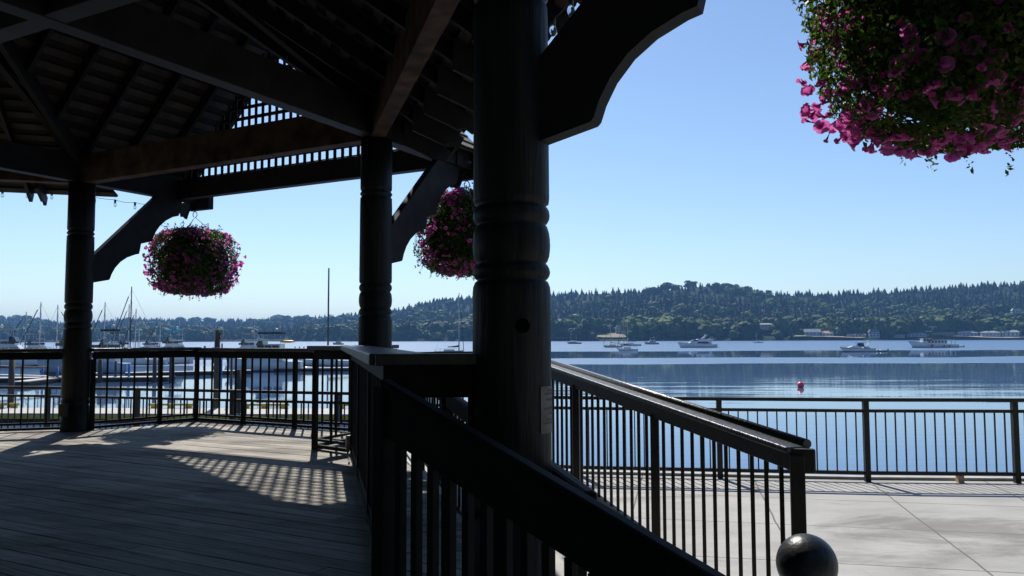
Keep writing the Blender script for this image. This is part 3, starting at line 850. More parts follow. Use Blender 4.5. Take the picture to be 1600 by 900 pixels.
# --- roof
RZ0 = 2.50; SLOPE = .60; APO = S8 / 2 / math.tan(rad(22.5))
def clip(poly, axis, lo, hi):
    """clip a convex 2-D polygon to lo <= p[axis] <= hi"""
    for val, sgn in ((lo, 1), (hi, -1)):
        outp = []
        for i in range(len(poly)):
            a, b = poly[i], poly[(i + 1) % len(poly)]
            da, db = (a[axis] - val) * sgn, (b[axis] - val) * sgn
            if da >= 0: outp.append(a)
            if da * db < 0:
                t = da / (da - db); outp.append((a[0] + (b[0] - a[0]) * t, a[1] + (b[1] - a[1]) * t))
        poly = outp
        if len(poly) < 3: return []
    return poly
roof_sh = MB(); roof_un = MB(); boards = MB(); rafters = []
def roof_face(P3, raf=.60, phase=0.0):
    P3 = [Vector(p) for p in P3]
    nrm = (P3[1] - P3[0]).cross(P3[2] - P3[0]).normalized()
    if nrm.z < 0: nrm = -nrm
    u = Vector((0, 0, 1)).cross(nrm).normalized(); v = nrm.cross(u).normalized()
    O = P3[0]
    P2 = [((p - O).dot(u), (p - O).dot(v)) for p in P3]
    ar = sum(P2[i][0] * P2[(i + 1) % len(P2)][1] - P2[(i + 1) % len(P2)][0] * P2[i][1] for i in range(len(P2)))
    if ar < 0: P2 = P2[::-1]
    to3 = lambda p, h: O + u * p[0] + v * p[1] + nrm * h
    vmin, vmax = min(p[1] for p in P2), max(p[1] for p in P2)
    umin, umax = min(p[0] for p in P2), max(p[0] for p in P2)
    # underside sheet + shingle courses on top
    roof_un.prism([to3(p, .028) for p in P2], nrm * .008)
    y = vmin
    while y < vmax:
        q = clip(P2, 1, y, min(y + .17, vmax))
        if q:
            x = umin - random.uniform(0, .2)
            while x < umax:
                wdt = random.uniform(.10, .24)
                q2 = clip(q, 0, x + .004, x + wdt)
                if q2:
                    j = random.uniform(0, .012)
                    bot = [to3((p[0], p[1] - (j if abs(p[1] - y) < 1e-4 else 0)), .038 + .018 * (1 - (p[1] - y) / .17)) for p in q2]
                    roof_sh.prism(bot, nrm * .012)
                x += wdt
        y += .17
    y = vmin + .02
    while y < vmax:
        q = clip(P2, 1, y, y + .095)
        if q: boards.prism([to3(p, 0.004) for p in q], nrm * .022)
        y += .20
    x = math.floor(umin / raf) * raf + phase
    while x < umax:
        q = clip(P2, 0, x, x + .045)
        if q: rafters.append(([to3(p, -.135) for p in q], nrm * .137))
        x += raf
def edge_frame(a, b):
    d = (b - a).normalized(); o_ = Vector((-d.y, d.x, 0))
    if o_.dot((a + b) / 2 - CEN) < 0: o_ = -o_
    return d, o_, (a + b) / 2
GAB = {1, 3, 5, 7}     # edges L-M, N-K, J-I, G-H
RID = 5.0; GS = (RID - RZ0) / (S8 / 2 + .02); INN = (RID - RZ0) / SLOPE; GOUT = 1.78; GW = S8 / 2 + .26
apex = Z(CEN, RZ0 + SLOPE * APO)
OV = .75
for i in range(8):
    a, b = OCT[i], OCT[(i + 1) % 8]
    d, o_, mid = edge_frame(a, b)
    if i in GAB:
        P = Z(mid - o_ * INN, RID)
        for s_, vtx in ((-1, a), (1, b)):
            roof_face([Z(vtx, RZ0), P, apex] if s_ < 0 else [P, Z(vtx, RZ0), apex])
            ez = RID - GS * GW
            pts = [Z(mid + o_ * GOUT, RID), P, Z(mid + d * s_ * (S8 / 2), RZ0), Z(mid + d * s_ * GW + o_ * .42, ez), Z(mid + d * s_ * GW + o_ * GOUT, ez)]
            roof_face(pts)
            # barge board on the gable front
            m_ = MB(); p0 = Z(mid + o_ * (GOUT + .02), RID - .12); p1 = Z(mid + d * s_ * GW + o_ * (GOUT + .02), ez - .12)
            m_.beam(p0, p1, .04, .17, plumb=True); m_.build('barge_board', 'timber', gz)
            # valley rafter
            m_ = MB(); m_.beam(Z(vtx, RZ0 - .22), P - Vector((0, 0, .22)), .07, .2); m_.build('valley_rafter', 'timber', gz)
        m_ = MB(); m_.beam(Z(mid + o_ * GOUT, RID - .2), Z(mid - o_ * INN, RID - .2), .05, .2); m_.build('ridge_board', 'timber', gz)
        # outer gable beam
        m_ = MB(); m_.beam(Z(mid - d * (S8 / 2 + .1) + o_ * 1.52, 2.11), Z(mid + d * (S8 / 2 + .1) + o_ * 1.52, 2.11), .13, .28); m_.build('gable_beam', 'timber', gz, .006)
        # lattice in the gable
        m_ = MB(); z0 = 2.38; zt = RID - .18; st = .133; sl = .050; stz = .158; hw = S8 / 2
        def half(z): return max(0.0, (zt - z) / GS)
        base = Z(mid + o_ * 1.52, 0)
        x = -hw
        while x < hw:
            top = zt - GS * abs(x + sl / 2)
            if top > z0 + .03: m_.box(base + d * (x + sl / 2) + Vector((0, 0, (z0 + top) / 2)), (sl, .010, top - z0), math.atan2(d.y, d.x))
            x += st
        z = z0
        while z < zt:
            hwz = half(z + sl)
            if hwz > .05: m_.box(base + o_ * .011 + Vector((0, 0, z + sl / 2)), (2 * min(hwz, hw), .010, sl), math.atan2(d.y, d.x))
            z += stz
        m_.build('lattice_panel', 'lattice', gz)
    else:
        # eave corners on the octagon diagonals, kept inside the neighbouring gables
        ext = OV * math.tan(rad(22.5))
        ez = RZ0 - SLOPE * OV
        roof_face([Z(a, RZ0), Z(a + o_ * OV - d * ext, ez), Z(b + o_ * OV + d * ext, ez), Z(b, RZ0)])
        roof_face([Z(a, RZ0), Z(b, RZ0), apex])
        # shaped rafter tails under the eave
        k = 0; n_ = 9
        for k in range(n_):
            s_ = (k + .5) / n_ * (S8 + 2 * ext) - S8 / 2 - ext
            c0 = mid + d * s_
            tl = MB(); zz = RZ0 - .12
            prof = [(.28, RZ0 - .28 * SLOPE - .02), (.28, 2.06), (.48, 1.98), (.60, 1.93), (.66, 1.955), (.74, 1.90), (.80, 2.02), (.78, ez - .02)]
            tl.prism([Z(c0 + o_ * t - d * .02, z) for t, z in prof], d * .04)
            tl.build('rafter_tail', 'timber', gz)
for i, v in enumerate(OCT):
    m_ = MB(); m_.beam(Z(v, RZ0 - .2), apex - Vector((0, 0, .2)), .09, .18); m_.build('hip_rafter', 'timber', gz)
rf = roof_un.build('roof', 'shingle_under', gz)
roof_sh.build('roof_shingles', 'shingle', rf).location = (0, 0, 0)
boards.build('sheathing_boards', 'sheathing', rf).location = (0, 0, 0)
rafters_big = sorted(rafters, key=lambda r: min((Vector(p) - Vector((0, 0, CZ))).length for p in r[0]))
for poly, vec in rafters_big[:90]:
    m_ = MB(); m_.prism(poly, vec); m_.build('rafter', 'timber', gz)
rest = MB()
for poly, vec in rafters_big[90:]: rest.prism(poly, vec)
if rest.v: tag(rest.build('far_rafters', 'timber', gz), kind='stuff')
# beam end block and pendant over the left basket
for base in (Lv, Mv):
    d = u_lm; p = base + n_lm * 1.86
    m_ = MB(); m_.box(Z(p + d * .12, 2.10), (.46, .09, .20), math.atan2(d.y, d.x)); m_.build('beam_end_block', 'timber', gz)
    m_ = MB(); q = p - n_lm * .12 - d * .10
    m_.prism([Z(q, 2.12) - d * .13, Z(q, 2.12) + d * .15, Z(q, 1.95) + d * .06, Z(q, 1.86) + d * .02, Z(q, 1.90) - d * .03, Z(q, 1.905) - d * .09], n_lm * .04); m_.build('pendant', 'timber', gz)

# --- floor boards: bands parallel to L-M, over the octagon and the bump-out
s0, s1, TO = .50, 4.10, 1.50
bump = [Lv + u_lm * .25, Lv + u_lm * s0 + n_lm * TO, Lv + u_lm * s1 + n_lm * TO, Lv + u_lm * s1]
o2 = [((v - Lv).dot(u_lm), (v - Lv).dot(n_lm)) for v in [CEN + (v - CEN) * 1.04 for v in OCT]]
b2 = [((v - Lv).dot(u_lm), (v - Lv).dot(n_lm)) for v in bump]
def area(p): return sum(p[i][0] * p[(i + 1) % len(p)][1] - p[(i + 1) % len(p)][0] * p[i][1] for i in range(len(p)))
if area(o2) < 0: o2 = o2[::-1]
if area(b2) < 0: b2 = b2[::-1]
fl = MB(); y = min(p[1] for p in o2)
while y < TO + .02:
    for poly in (o2, b2):
        oe = max(p[1] for p in o2)
        if poly is b2 and y + .138 < oe + .004: continue
        q = clip(poly, 1, max(y + .004, oe + .001) if poly is b2 else y + .004, y + .138)
        if not q: continue
        xs = [p[0] for p in q]; x = min(xs) - random.uniform(0, 3); xe = max(xs)
        while x < xe:
            L_ = random.uniform(2.4, 4.9)
            q2 = clip(q, 0, x + .002, x + L_)
            if q2:
                dz = random.uniform(-.0015, .0015)
                fl.prism([Z(Lv + u_lm * p[0] + n_lm * p[1], DECK - .035 + dz) for p in q2], (0, 0, .035), tint=random.random())
            x += L_
    y += .143
fl.build('deck_boards', 'deck_wood', gz)
# joists and skirt under the floor
sk = MB()
skv = [CEN + (v - CEN) * 1.025 for v in OCT]
for i in range(8):
    sk.beam(Z(skv[i], DECK - .26), Z(skv[(i + 1) % 8], DECK - .26), .05, .2)
    for k in range(24):
        q = skv[i].lerp(skv[(i + 1) % 8], (k + .5) / 24)
        sk.box(Z(q, (DECK - .24 + PROM) / 2), (.16, .02, DECK - .24 - PROM), math.atan2(*(skv[(i + 1) % 8] - skv[i]).yx))
for a, b in zip(bump[:-1], bump[1:]): sk.beam(Z(a, DECK - .24), Z(b, DECK - .24), .05, .2)
sk.build('floor_skirt', 'timber', gz)
bl = MB()
for i in range(16):
    t = -11 + i * .8
    for poly in (o2,):
        q = clip(poly, 1, t, t + .06)
        if q:
            xs = [p[0] for p in q]; c = Lv + u_lm * ((min(xs) + max(xs)) / 2) + n_lm * (t + .03)
            bl.box(Z(c, DECK - .14), (max(xs) - min(xs) - .3, .05, .18), math.atan2(u_lm.y, u_lm.x))
bl.build('floor_joists', 'timber', gz)
m_ = MB(); c = onD(99, 641, Lv.y - .25); m_.box(c, (.09, .07, .16)); m_.build('junction_box', 'black_iron', gz)
m_ = MB(); c = onz(546, 690, -1.06); m_.box((c.x, c.y, CZ - 1.07), (.07, .06, .15), rad(20)); m_.build('outlet_box', 'galvanised', gz)
m_ = MB(); c0 = Vector((c.x, c.y, CZ - 1.14)); m_.path([c0, c0 + Vector((-.02, -.03, -.05)), c0 + Vector((.05, -.25, -.055)), c0 + Vector((.12, -.6, -.055))], .01); m_.build('cable', 'wire', gz)

# ================================================================== RAILINGS
def bal_mesh(h, wd, mat, rnd=False):
    m_ = MB()
    if rnd: m_.tube((0, 0, 0), (0, 0, h), wd / 2, 8)
    else: m_.box((0, 0, h / 2), (wd, wd, h))
    return m_.mesh('baluster', mat)
def deck_rail(label, a, b, ztop, step, every, capw=.14, zb=DECK + .09, posts=(True, True), bal=.02, fas=.10, capt=.045, postw=.05, drop=True):
    """wooden railing on the deck: cap board, rail under it, two thin bottom bars, posts and slim balusters"""
    a = Vector(a); b = Vector(b); L_ = (b - a).length; d = (b - a).normalized(); rz = math.atan2(d.y, d.x)
    t = thing('deck_railing', label, 'railing', (a.x, a.y, CZ + DECK), world=True, group='dark railings round the bandstand floor')
    m_ = MB(); m_.beam(Z(a - d * .03, ztop - capt), Z(b + d * .03, ztop - capt), capw, capt); m_.build('cap_board', 'rail_cap', t, .006)
    m_ = MB(); m_.beam(Z(a, ztop - capt - fas), Z(b, ztop - capt - fas), .045, fas - .002); m_.build('top_rail', 'rail_paint', t, .003)
    m_ = MB(); m_.beam(Z(a, zb), Z(b, zb), .035, .028); m_.build('bottom_rail', 'rail_paint', t)
    m_ = MB(); m_.beam(Z(a, zb - .07), Z(b, zb - .07), .05, .032); m_.build('toe_rail', 'rail_paint', t)
    zt = ztop - capt - fas
    bmh = bal_mesh(zt - zb - .0, bal, 'rail_paint')
    pmh = bal_mesh(zt - DECK, postw, 'rail_paint')
    n_ = max(2, round(L_ / step))
    for i in range(n_ + 1):
        p = a + d * (L_ * i / n_)
        if (i == 0 and not posts[0]) or (i == n_ and not posts[1]): continue
        if i % every == 0 or i == n_: put(pmh, 'post', t, Z(p, DECK), (0, 0, rz))
        else: put(bmh, 'baluster', t, Z(p, zb), (0, 0, rz))
    return t
A0 = Lv - rotv(u_lm, 45) * .05; A1 = Hv + rotv(u_lm, 45) * .25
deck_rail('dark deck railing left of the leftmost column', A0, A1, -.115, .29, 3)
B0 = Lv + u_lm * .12 + n_lm * .0; B1 = Lv + u_lm * s0 + n_lm * (TO - .05); B2 = Lv + u_lm * s1 + n_lm * (TO - .05); B3 = Lv + u_lm * s1 + n_lm * .06
B0 = onz(143, 672, DECK); B0.z = 0; B1 = onz(306, 658, DECK); B1.z = 0; 
deck_rail('short slanting deck railing between the leftmost column and the corner post', B0, B1, -.115, .19, 5)
deck_rail('long outer deck railing across the front of the floor bay', B1, B2, -.125, .165, 6)
deck_rail('short return railing beside the middle column, seen nearly end on', B2, B3, -.075, .33, 2, capw=.18)
B4 = Mv - rotv(u_lm, -45) * .0 - u_lm * .30 - n_lm * .06
deck_rail('stub of railing just left of the middle column', B3, B4, -.075, .24, 2, capw=.20, posts=(False, False))
C0 = Mv - Vector((.215, .05, 0)) ; C1 = Vector((-.50, 3.50, 0))
deck_rail('long side railing running from the middle column to the big near column', C0, C1, -.065, .125, 12, capw=.26, capt=.05)
deck_rail('short corner railing joining the big near column, closest to the viewer', Vector((-.56, 3.47, 0)), Vector((-.17, 3.50, 0)), -.0655, .12, 8, capw=.15, capt=.05, fas=.14)
D0 = Jv + rotv(u_lm, 45) * 0; 
deck_rail('deck railing on the far left side of the floor', Hv + (Gv - Hv) * .05, Gv - (Gv - Hv) * .05, -.115, .2, 6)
bt = MB(); p = onD(607, 561, 3.30)

# stair railing nearest the viewer
def sloped_rail(name, label, p0, p1, parts, group=None, cat='railing'):
    t = thing(name, label, cat, (p0.x, p0.y, CZ + PROM), world=True, group=group)
    return t
S0 = onD(600, 592, 3.20); S1 = onD(1120, 898, 2.22)
t = thing('stair_railing', 'heavy black sloping stair railing crossing in front of the big near column', 'railing', (S0.x, S0.y, CZ + PROM), world=True)
dS = (S1 - S0); S2 = S0 + dS * 1.12
m_ = MB(); m_.beam(S0 - Vector((0, 0, .215)), S2 - Vector((0, 0, .215)), .04, .19, plumb=True); m_.build('side_board', 'rail_paint', t, .004)
m_ = MB(); m_.beam(S0 - Vector((0, 0, .027)), S2 - Vector((0, 0, .027)), .06, .030, plumb=True); m_.build('handrail', 'rail_paint', t, .012)
gz_ = lambda k: max(PROM + CZ + .0, DECK + CZ - k * 1.25 * 0)
for k, wd in ((0.0, .066), (.985 * 1.12, .07)):
    p = S0 + dS * k
    m_ = MB(); zb_ = CZ + (DECK if k == 0 else PROM); m_.box((p.x, p.y, (p.z - .03 + zb_) / 2), (wd, wd, p.z - .03 - zb_), rad(-43)); m_.build('post', 'rail_paint', t, .004)
for k in np.arange(.075, .98, .064):
    p = S0 + dS * k; zt = p.z - .215; zb_ = CZ + DECK - .25 * k * 2.0
    zb_ = max(zb_, CZ + PROM + .05)
    m_ = MB(); m_.box((p.x, p.y, (zt + zb_) / 2), (.032, .032, zt - zb_), rad(-43)); m_.build('baluster', 'rail_paint', t)
m_ = MB(); a = Vector((S0.x, S0.y, CZ + DECK + .06)); b = Vector((S2.x, S2.y, CZ + DECK - .5)); m_.beam(a, b, .04, .04); m_.build('bottom_rail', 'rail_paint', t)

# steps down from the floor
dN = dirs['NK']
stp = thing('timber_steps', 'wide timber steps leading off the floor in front of the viewer', 'steps', (Nv.x, Nv.y, CZ + PROM), world=True)
for k in range(3):
    mid = (Nv + Kv) / 2 + dN * (.26 + .15 + .30 * k)
    m_ = MB(); m_.box(Z(mid, DECK - .17 * (k + 1) - .02), (.31, 3.6, .04), math.atan2(dN.y, dN.x)); m_.build('tread', 'deck_wood', stp)
    m_ = MB(); m_.box(Z(mid - dN * .14, DECK - .17 * (k + 1) - .06 - .04), (.02, 3.5, .12), math.atan2(dN.y, dN.x)); m_.build('riser', 'timber', stp)

# ---- ramp along the side of the bandstand
def rz_top(D): return -.22 - .0711 * (7.2 - D)
rd = Vector((-.27, 1, 0))
def outer(D): return Vector((.34 - .2598 * (D - 7.2), D, 0))
def inner(D): return Vector((1.15 - .27 * D, D, 0))
RS = lambda D: rz_top(D) - .975
rp = thing('concrete_ramp', 'sloping concrete wheelchair ramp beside the bandstand', 'ramp', (.5, 5, CZ + PROM), world=True)
m_ = MB()
for Da, Db in ((-.6, 7.2), (7.2, 9.2)):
    za, zb_ = (RS(Da), RS(Db)) if Db <= 7.2 else (RS(7.2), RS(7.2))
    za = max(za, PROM + .01)
    i0, i1, o0, o1 = inner(Da), inner(Db), outer(Da), outer(Db)
    if Da < 0:
        i0 = inner(1.2); o0 = outer(1.2); za = RS(1.2)
    off = Vector((.06, .02, 0))
    top = [Z(i0 - off * 1, za), Z(o0 + off, za), Z(o1 + off, zb_), Z(i1 - off, zb_)]
    bot = [Vector((p.x, p.y, .003)) for p in top]
    m_.add(top + bot, [(0, 1, 2, 3), (0, 4, 5, 1), (1, 5, 6, 2), (2, 6, 7, 3), (3, 7, 4, 0)])
m_.build('ramp_slab', 'ramp_concrete', rp)
t = thing('ramp_railing', 'long sloping ramp railing with shiny handrail right of the big near column', 'railing', (1.27, 3.62, CZ + PROM), world=True)
a = Z(outer(3.60), rz_top(3.60)); b = Z(outer(7.6), rz_top(7.6)); c_ = Z(outer(9.1), rz_top(7.6))
sd = Vector((.966, .26, 0))
def add_span(mk, name, mat, bevel=0):
    m_ = MB(); mk(m_); return m_.build(name, mat, t, bevel)
add_span(lambda m_: (m_.beam(a - Vector((0, 0, .125)), b - Vector((0, 0, .14)), .04, .09, plumb=True), m_.beam(b - Vector((0, 0, .14)), c_ - Vector((0, 0, .14)), .04, .10, plumb=True)), 'side_board', 'brown_iron', .004)
add_span(lambda m_: (m_.beam(a - Vector((0, 0, .043)), b - Vector((0, 0, .043)), .11, .028, plumb=True), m_.beam(b - Vector((0, 0, .043)), c_ - Vector((0, 0, .043)), .11, .028, plumb=True)), 'cap_board', 'rail_cap', .006)
add_span(lambda m_: (m_.tube(a + sd * .055 + Vector((0, 0, -.005)), b + sd * .055 + Vector((0, 0, -.005)), .022, 14)), 'handrail', 'rail_cap')
add_span(lambda m_: (m_.beam(a - Vector((0, 0, .905)), b - Vector((0, 0, .905)), .035, .03, plumb=True), m_.beam(b - Vector((0, 0, .905)), c_ - Vector((0, 0, .905)), .035, .03, plumb=True)), 'bottom_rail', 'brown_iron')
Lr = (b - a).length; nb_ = int(Lr / .122); bmsh = bal_mesh(.78, .020, 'brown_iron'); pm = bal_mesh(.88, .052, 'brown_iron')
for i in range(1, nb_ + 1):
    p = a.lerp(b, i / nb_)
    if i in (12, 24, nb_): put(pm, 'post', t, p - Vector((0, 0, .99)), (0, 0, rad(-15)))
    else: put(bmsh, 'baluster', t, p - Vector((0, 0, .89)), (0, 0, rad(-15)))
m_ = MB(); m_.box((a.x, a.y, (a.z - .05) / 2), (.062, .062, a.z - .05), rad(-15)); m_.build('end_post', 'brown_iron', t, .004)
m_ = MB()
e0 = a - Vector((0, 0, .02)); fx = (a - b).normalized()
m_.box(a + fx * .012 + sd * .02 - Vector((0, 0, .075)), (.11, .03, .11), rad(-15)); m_.build('end_cap', 'brown_iron', t, .008)
t = thing('ramp_handrail', 'short dark inner ramp handrail ending just right of the big near column', 'railing', (.30, 3.13, CZ + PROM), world=True)
za = lambda D: -.555 - .0705 * (3.66 - D)
a = Z(inner(3.13), za(3.13)); b = Z(inner(7.4), za(7.4))
m_ = MB(); m_.beam(a - Vector((0, 0, .125)), b - Vector((0, 0, .125)), .065, .12, plumb=True); m_.build('handrail', 'rail_paint', t, .02)
pmi = bal_mesh(.86, .045, 'brown_iron')
for D in (3.25, 4.75, 6.0, 7.3):
    p = inner(D); put(pmi, 'post', t, Z(p, za(D) - .12 - .85))
bmi = bal_mesh(.70, .018, 'brown_iron')
Dk = 3.9
while Dk < 7.2:
    put(bmi, 'baluster', t, Z(inner(Dk), za(Dk) - .78)); Dk += .125
m_ = MB(); m_.beam(a - Vector((0, 0, .79)), b - Vector((0, 0, .79)), .03, .03, plumb=True); m_.build('bottom_rail', 'brown_iron', t)
# landing railing behind
t = thing('landing_railing', 'plain railing closing the ramp landing beyond the big near column', 'railing', (-.3, 8.9, CZ + DECK), world=True)
a, b = Mv + Vector((.25, .35, 0)), outer(9.0)
m_ = MB(); m_.beam(Z(a, -.185), Z(b, -.185), .10, .04); m_.build('cap_board', 'rail_cap', t)
m_ = MB(); m_.beam(Z(a, -1.10), Z(b, -1.10), .035, .03); m_.build('bottom_rail', 'brown_iron', t)
lb = bal_mesh(.9, .02, 'brown_iron')
for i in range(11): put(lb, 'baluster', t, Z(a.lerp(b, i / 10), -1.09))

# ---- promenade railing, bay by bay along the seawall
def prom_post_points():
    pts = []; P = [Vector((x, y, 0)) for x, y in EDGE[1:]]
    return P
pr = thing('promenade_railing', 'long brown metal picket railing along the edge of the concrete promenade', 'railing', (4.63, 10.44, CZ + PROM), world=True)
def along(s_):   # s_ measured along the edge from the post at (4.63,10.42)
    P = [Vector((x, y, 0)) for x, y in EDGE]
    acc = [0]
    for i in range(len(P) - 1): acc.append(acc[-1] + (P[i + 1] - P[i]).length)
    zero = acc[6]; tt = zero + s_
    for i in range(len(P) - 1):
        if acc[i] <= tt <= acc[i + 1]:
            k = (tt - acc[i]) / (acc[i + 1] - acc[i]); return P[i].lerp(P[i + 1], k)
    return P[0] if tt < 0 else P[-1]
post_m = MB(); post_m.box((0, 0, .535), (.068, .068, 1.075)); post_m = post_m.mesh('post', 'brown_iron')
pick_m = MB(); pick_m.box((0, 0, .50), (.016, .016, .79)); pick_m = pick_m.mesh('picket', 'brown_iron')
SP = 1.86
picks = []
rails = {'top_rail': MB(), 'second_rail': MB(), 'bottom_rail': MB()}
for k in range(-11, 4):
    p, q = along(k * SP), along((k + 1) * SP); d = (q - p).normalized(); rz = math.atan2(d.y, d.x)
    put(post_m, 'post', pr, Z(p, PROM), (0, 0, rz))
    rails['top_rail'].beam(Z(p, PROM + 1.03), Z(q, PROM + 1.03), .06, .045)
    rails['second_rail'].beam(Z(p, PROM + .89), Z(q, PROM + .89), .045, .04)
    rails['bottom_rail'].beam(Z(p, PROM + .09), Z(q, PROM + .09), .045, .045)
    for i in range(1, 15): picks.append((p.lerp(q, i / 15), rz, k))
for n_, m_ in rails.items(): m_.build(n_, 'brown_iron', pr)
picks.sort(key=lambda t_: (t_[0] - Vector((1.5, 0, 0))).length if t_[0].x > -1 else 50 + t_[0].length)
for p, rz, k in picks[:98]: put(pick_m, 'picket', pr, Z(p, PROM), (0, 0, rz))
rest = MB()
for p, rz, k in picks[98:]: rest.box(Z(p, PROM + .50), (.016, .016, .79), rz)
tag(rest.build('far_pickets', 'brown_iron', pr), kind='stuff')
# rusty block under the bottom rail
p = along(SP * .62)
m_ = MB(); m_.box((0, 0, .045), (.075, .07, .09)); o = m_.build('support_block', 'roof_tan', None); o.location = (p.x, p.y, 0); tag(o, 'small rusty block under the bottom bar of the promenade railing', 'block')

# ---- ball topped bollard at the foot of the ramp
c = onD(1260.5, 881.5, 3.2)
t = thing('ball_bollard', 'black bollard topped with a round ball at the foot of the ramp railing', 'bollard', (c.x, c.y, 0))
m_ = MB(); m_.sphere((0, 0, c.z), .1165, 40, 24); m_.build('ball', 'ball_paint', t)
m_ = MB(); m_.lathe([(0, .10), (.03, .10), (.05, .06), (c.z - .17, .05), (c.z - .15, .07), (c.z - .125, .075), (c.z - .10, .06)], (0, 0, 0), 24); m_.build('post', 'ball_paint', t)

# ================================================================== STRING LIGHTS
def light_string(label, pts, sag=.05, bulbs=None, clear=True):
    t = thing('string_lights', label, 'string lights', tuple(pts[0]), world=True)
    m_ = MB(); full = []
    for a, b in zip(pts[:-1], pts[1:]):
        for k in range(6):
            s_ = k / 6; p = a.lerp(b, s_); p = p - Vector((0, 0, sag * 4 * s_ * (1 - s_))); full.append(p)
    full.append(pts[-1]); m_.path(full, .0035, 5); m_.build('cord', 'wire', t)
    sm = MB(); sm.tube((0, 0, 0), (0, 0, -.045), .016, 10); sm = sm.mesh('socket', 'wire')
    bm_ = MB(); bm_.sphere((0, 0, -.075), .022, 12, 8, (1, 1, 1.5)); bm_ = bm_.mesh('bulb', 'bulb_glass')
    for p in bulbs or pts[1:-1]:
        s_ = put(sm, 'socket', t, p)
        b_ = bpy.data.objects.new('bulb', bm_); COL.objects.link(b_); b_.parent = s_
m, n, b = _new('bulb_glass')
b.inputs['Base Color'].default_value = (.9, .93, .95, 1); b.inputs['Roughness'].default_value = .05; b.inputs['Transmission Weight'].default_value = .9; b.inputs['IOR'].default_value = 1.2
light_string('string of small clear bulbs under the eave at the far left', [onD(-60, 296, 10.8), onD(4, 297, 11.0), onD(43, 298, 11.1), onD(81, 300, 11.2), onD(130, 303, 11.3), onD(180, 312, 11.4), onD(211, 316, 11.5), onD(236, 318, 11.6)], .02)
light_string('string of clear bulbs under the eave between the middle and near columns', [onD(700, 205, 8.9), onD(711, 216, 8.8), onD(724, 192, 8.5), onD(735, 172, 8.2), onD(760, 130, 7.4)], .05)
light_string('string of clear bulbs between the big near column and its bracket', [onD(845, 50, 4.4), onD(864, 28, 4.4), onD(892, -4, 4.2), onD(930, -40, 4.0)], .02)

# ================================================================== FLOWER BASKETS
def leaf_cluster_mesh(n_, seed, R, H, size):
    rng = np.random.default_rng(seed)
    cs = np.zeros((n_, 3)); nr = np.zeros((n_, 3))
    th = rng.uniform(0, 2 * math.pi, n_); s_ = rng.uniform(0, 1, n_)
    ph = seed * 1.7
    lump = lambda t, z: 1 + .09 * np.sin(2 * t + 3 * z + ph) + .06 * np.sin(5 * t - 6 * z + 1 + ph) + .05 * np.sin(9 * t + 8 * z) + .03 * np.sin(17 * t - 15 * z)
    z = (s_ - .5) * H
    zn = np.abs(z / (H / 2))
    prof = (1 - zn ** 3.2) ** .5
    rr = R * (.35 + .65 * prof) * lump(th, z) * (1 - .22 * rng.uniform(0, 1, n_) ** 2)
    # caps
    cap = rng.uniform(0, 1, n_) < .26
    rr = np.where(cap, R * np.sqrt(rng.uniform(0, 1, n_)) * .92, rr)
    sg = np.where(rng.uniform(0, 1, n_) < .5, 1, -1)
    z = np.where(cap, sg * H / 2 * (1 - (rr / R) ** 3 * .35) * (1 - .12 * rng.uniform(0, 1, n_)), z)
    cs[:, 0] = rr * np.cos(th); cs[:, 1] = rr * np.sin(th); cs[:, 2] = z
    nr[:, 0] = np.cos(th); nr[:, 1] = np.sin(th); nr[:, 2] = z / (H / 2) * .8
    return cs, nr, rng
def leaf_cloud(c, nrm, size, rng):
    n_ = len(c); nrm = nrm / (np.linalg.norm(nrm, axis=1, keepdims=True) + 1e-9)
    r = rng.normal(size=(n_, 3)); r[:, 2] -= .6; a = np.cross(nrm, r); a /= np.linalg.norm(a, axis=1, keepdims=True) + 1e-9
    b = np.cross(nrm, a); s = (size * rng.uniform(.55, 1.35, n_))[:, None]; k = rng.uniform(.5, .75, (n_, 1))
    return np.stack([c - b * s * 1.35, c + a * s * k + nrm * s * .15, c + b * s * 1.35 - nrm * s * .3, c - a * s * k + nrm * s * .15], axis=1)
def make_basket_parts(seed, R, H, nleaf, leaf):
    cs, nr, rng = leaf_cluster_mesh(nleaf, seed, R, H, leaf)
    nj = nr + rng.normal(size=nr.shape) * .75
    q = leaf_cloud(cs, nj, leaf, rng)
    # trailing sprigs under the ball
    tr = []
    for k in range(46):
        a = rng.uniform(0, 2 * math.pi); r = R * rng.uniform(.35, .98); z0 = -H / 2 * (1 - .35 * (r / R) ** 3)
        L_ = rng.uniform(.03, .13); sx, sy = rng.normal(size=2) * .3
        for j in range(18): tr.append([r * math.cos(a) + sx * L_ * j / 18 + rng.normal() * .009, r * math.sin(a) + sy * L_ * j / 18 + rng.normal() * .009, z0 + .05 - (L_ + .05) * j / 18])
    for k in range(110):
        a = rng.uniform(0, 2 * math.pi); zz = rng.uniform(-.42, .42) * H
        for j in range(11): rr = R * (.95 + .012 * j); tr.append([rr * math.cos(a) + rng.normal() * .012, rr * math.sin(a) + rng.normal() * .012, zz + rng.normal() * .012 - .003 * j])
    for k in range(30):
        a = rng.uniform(0, 2 * math.pi); r = R * rng.uniform(0, .7)
        for j in range(7): tr.append([r * math.cos(a) + rng.normal() * .01, r * math.sin(a) + rng.normal() * .01, H / 2 * .95 + .018 * j])
    tr = np.array(tr); q2 = leaf_cloud(tr, rng.normal(size=tr.shape), leaf * .85, rng)
    q = np.concatenate([q, q2])
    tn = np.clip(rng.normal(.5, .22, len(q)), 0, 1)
    return q, tn, rng
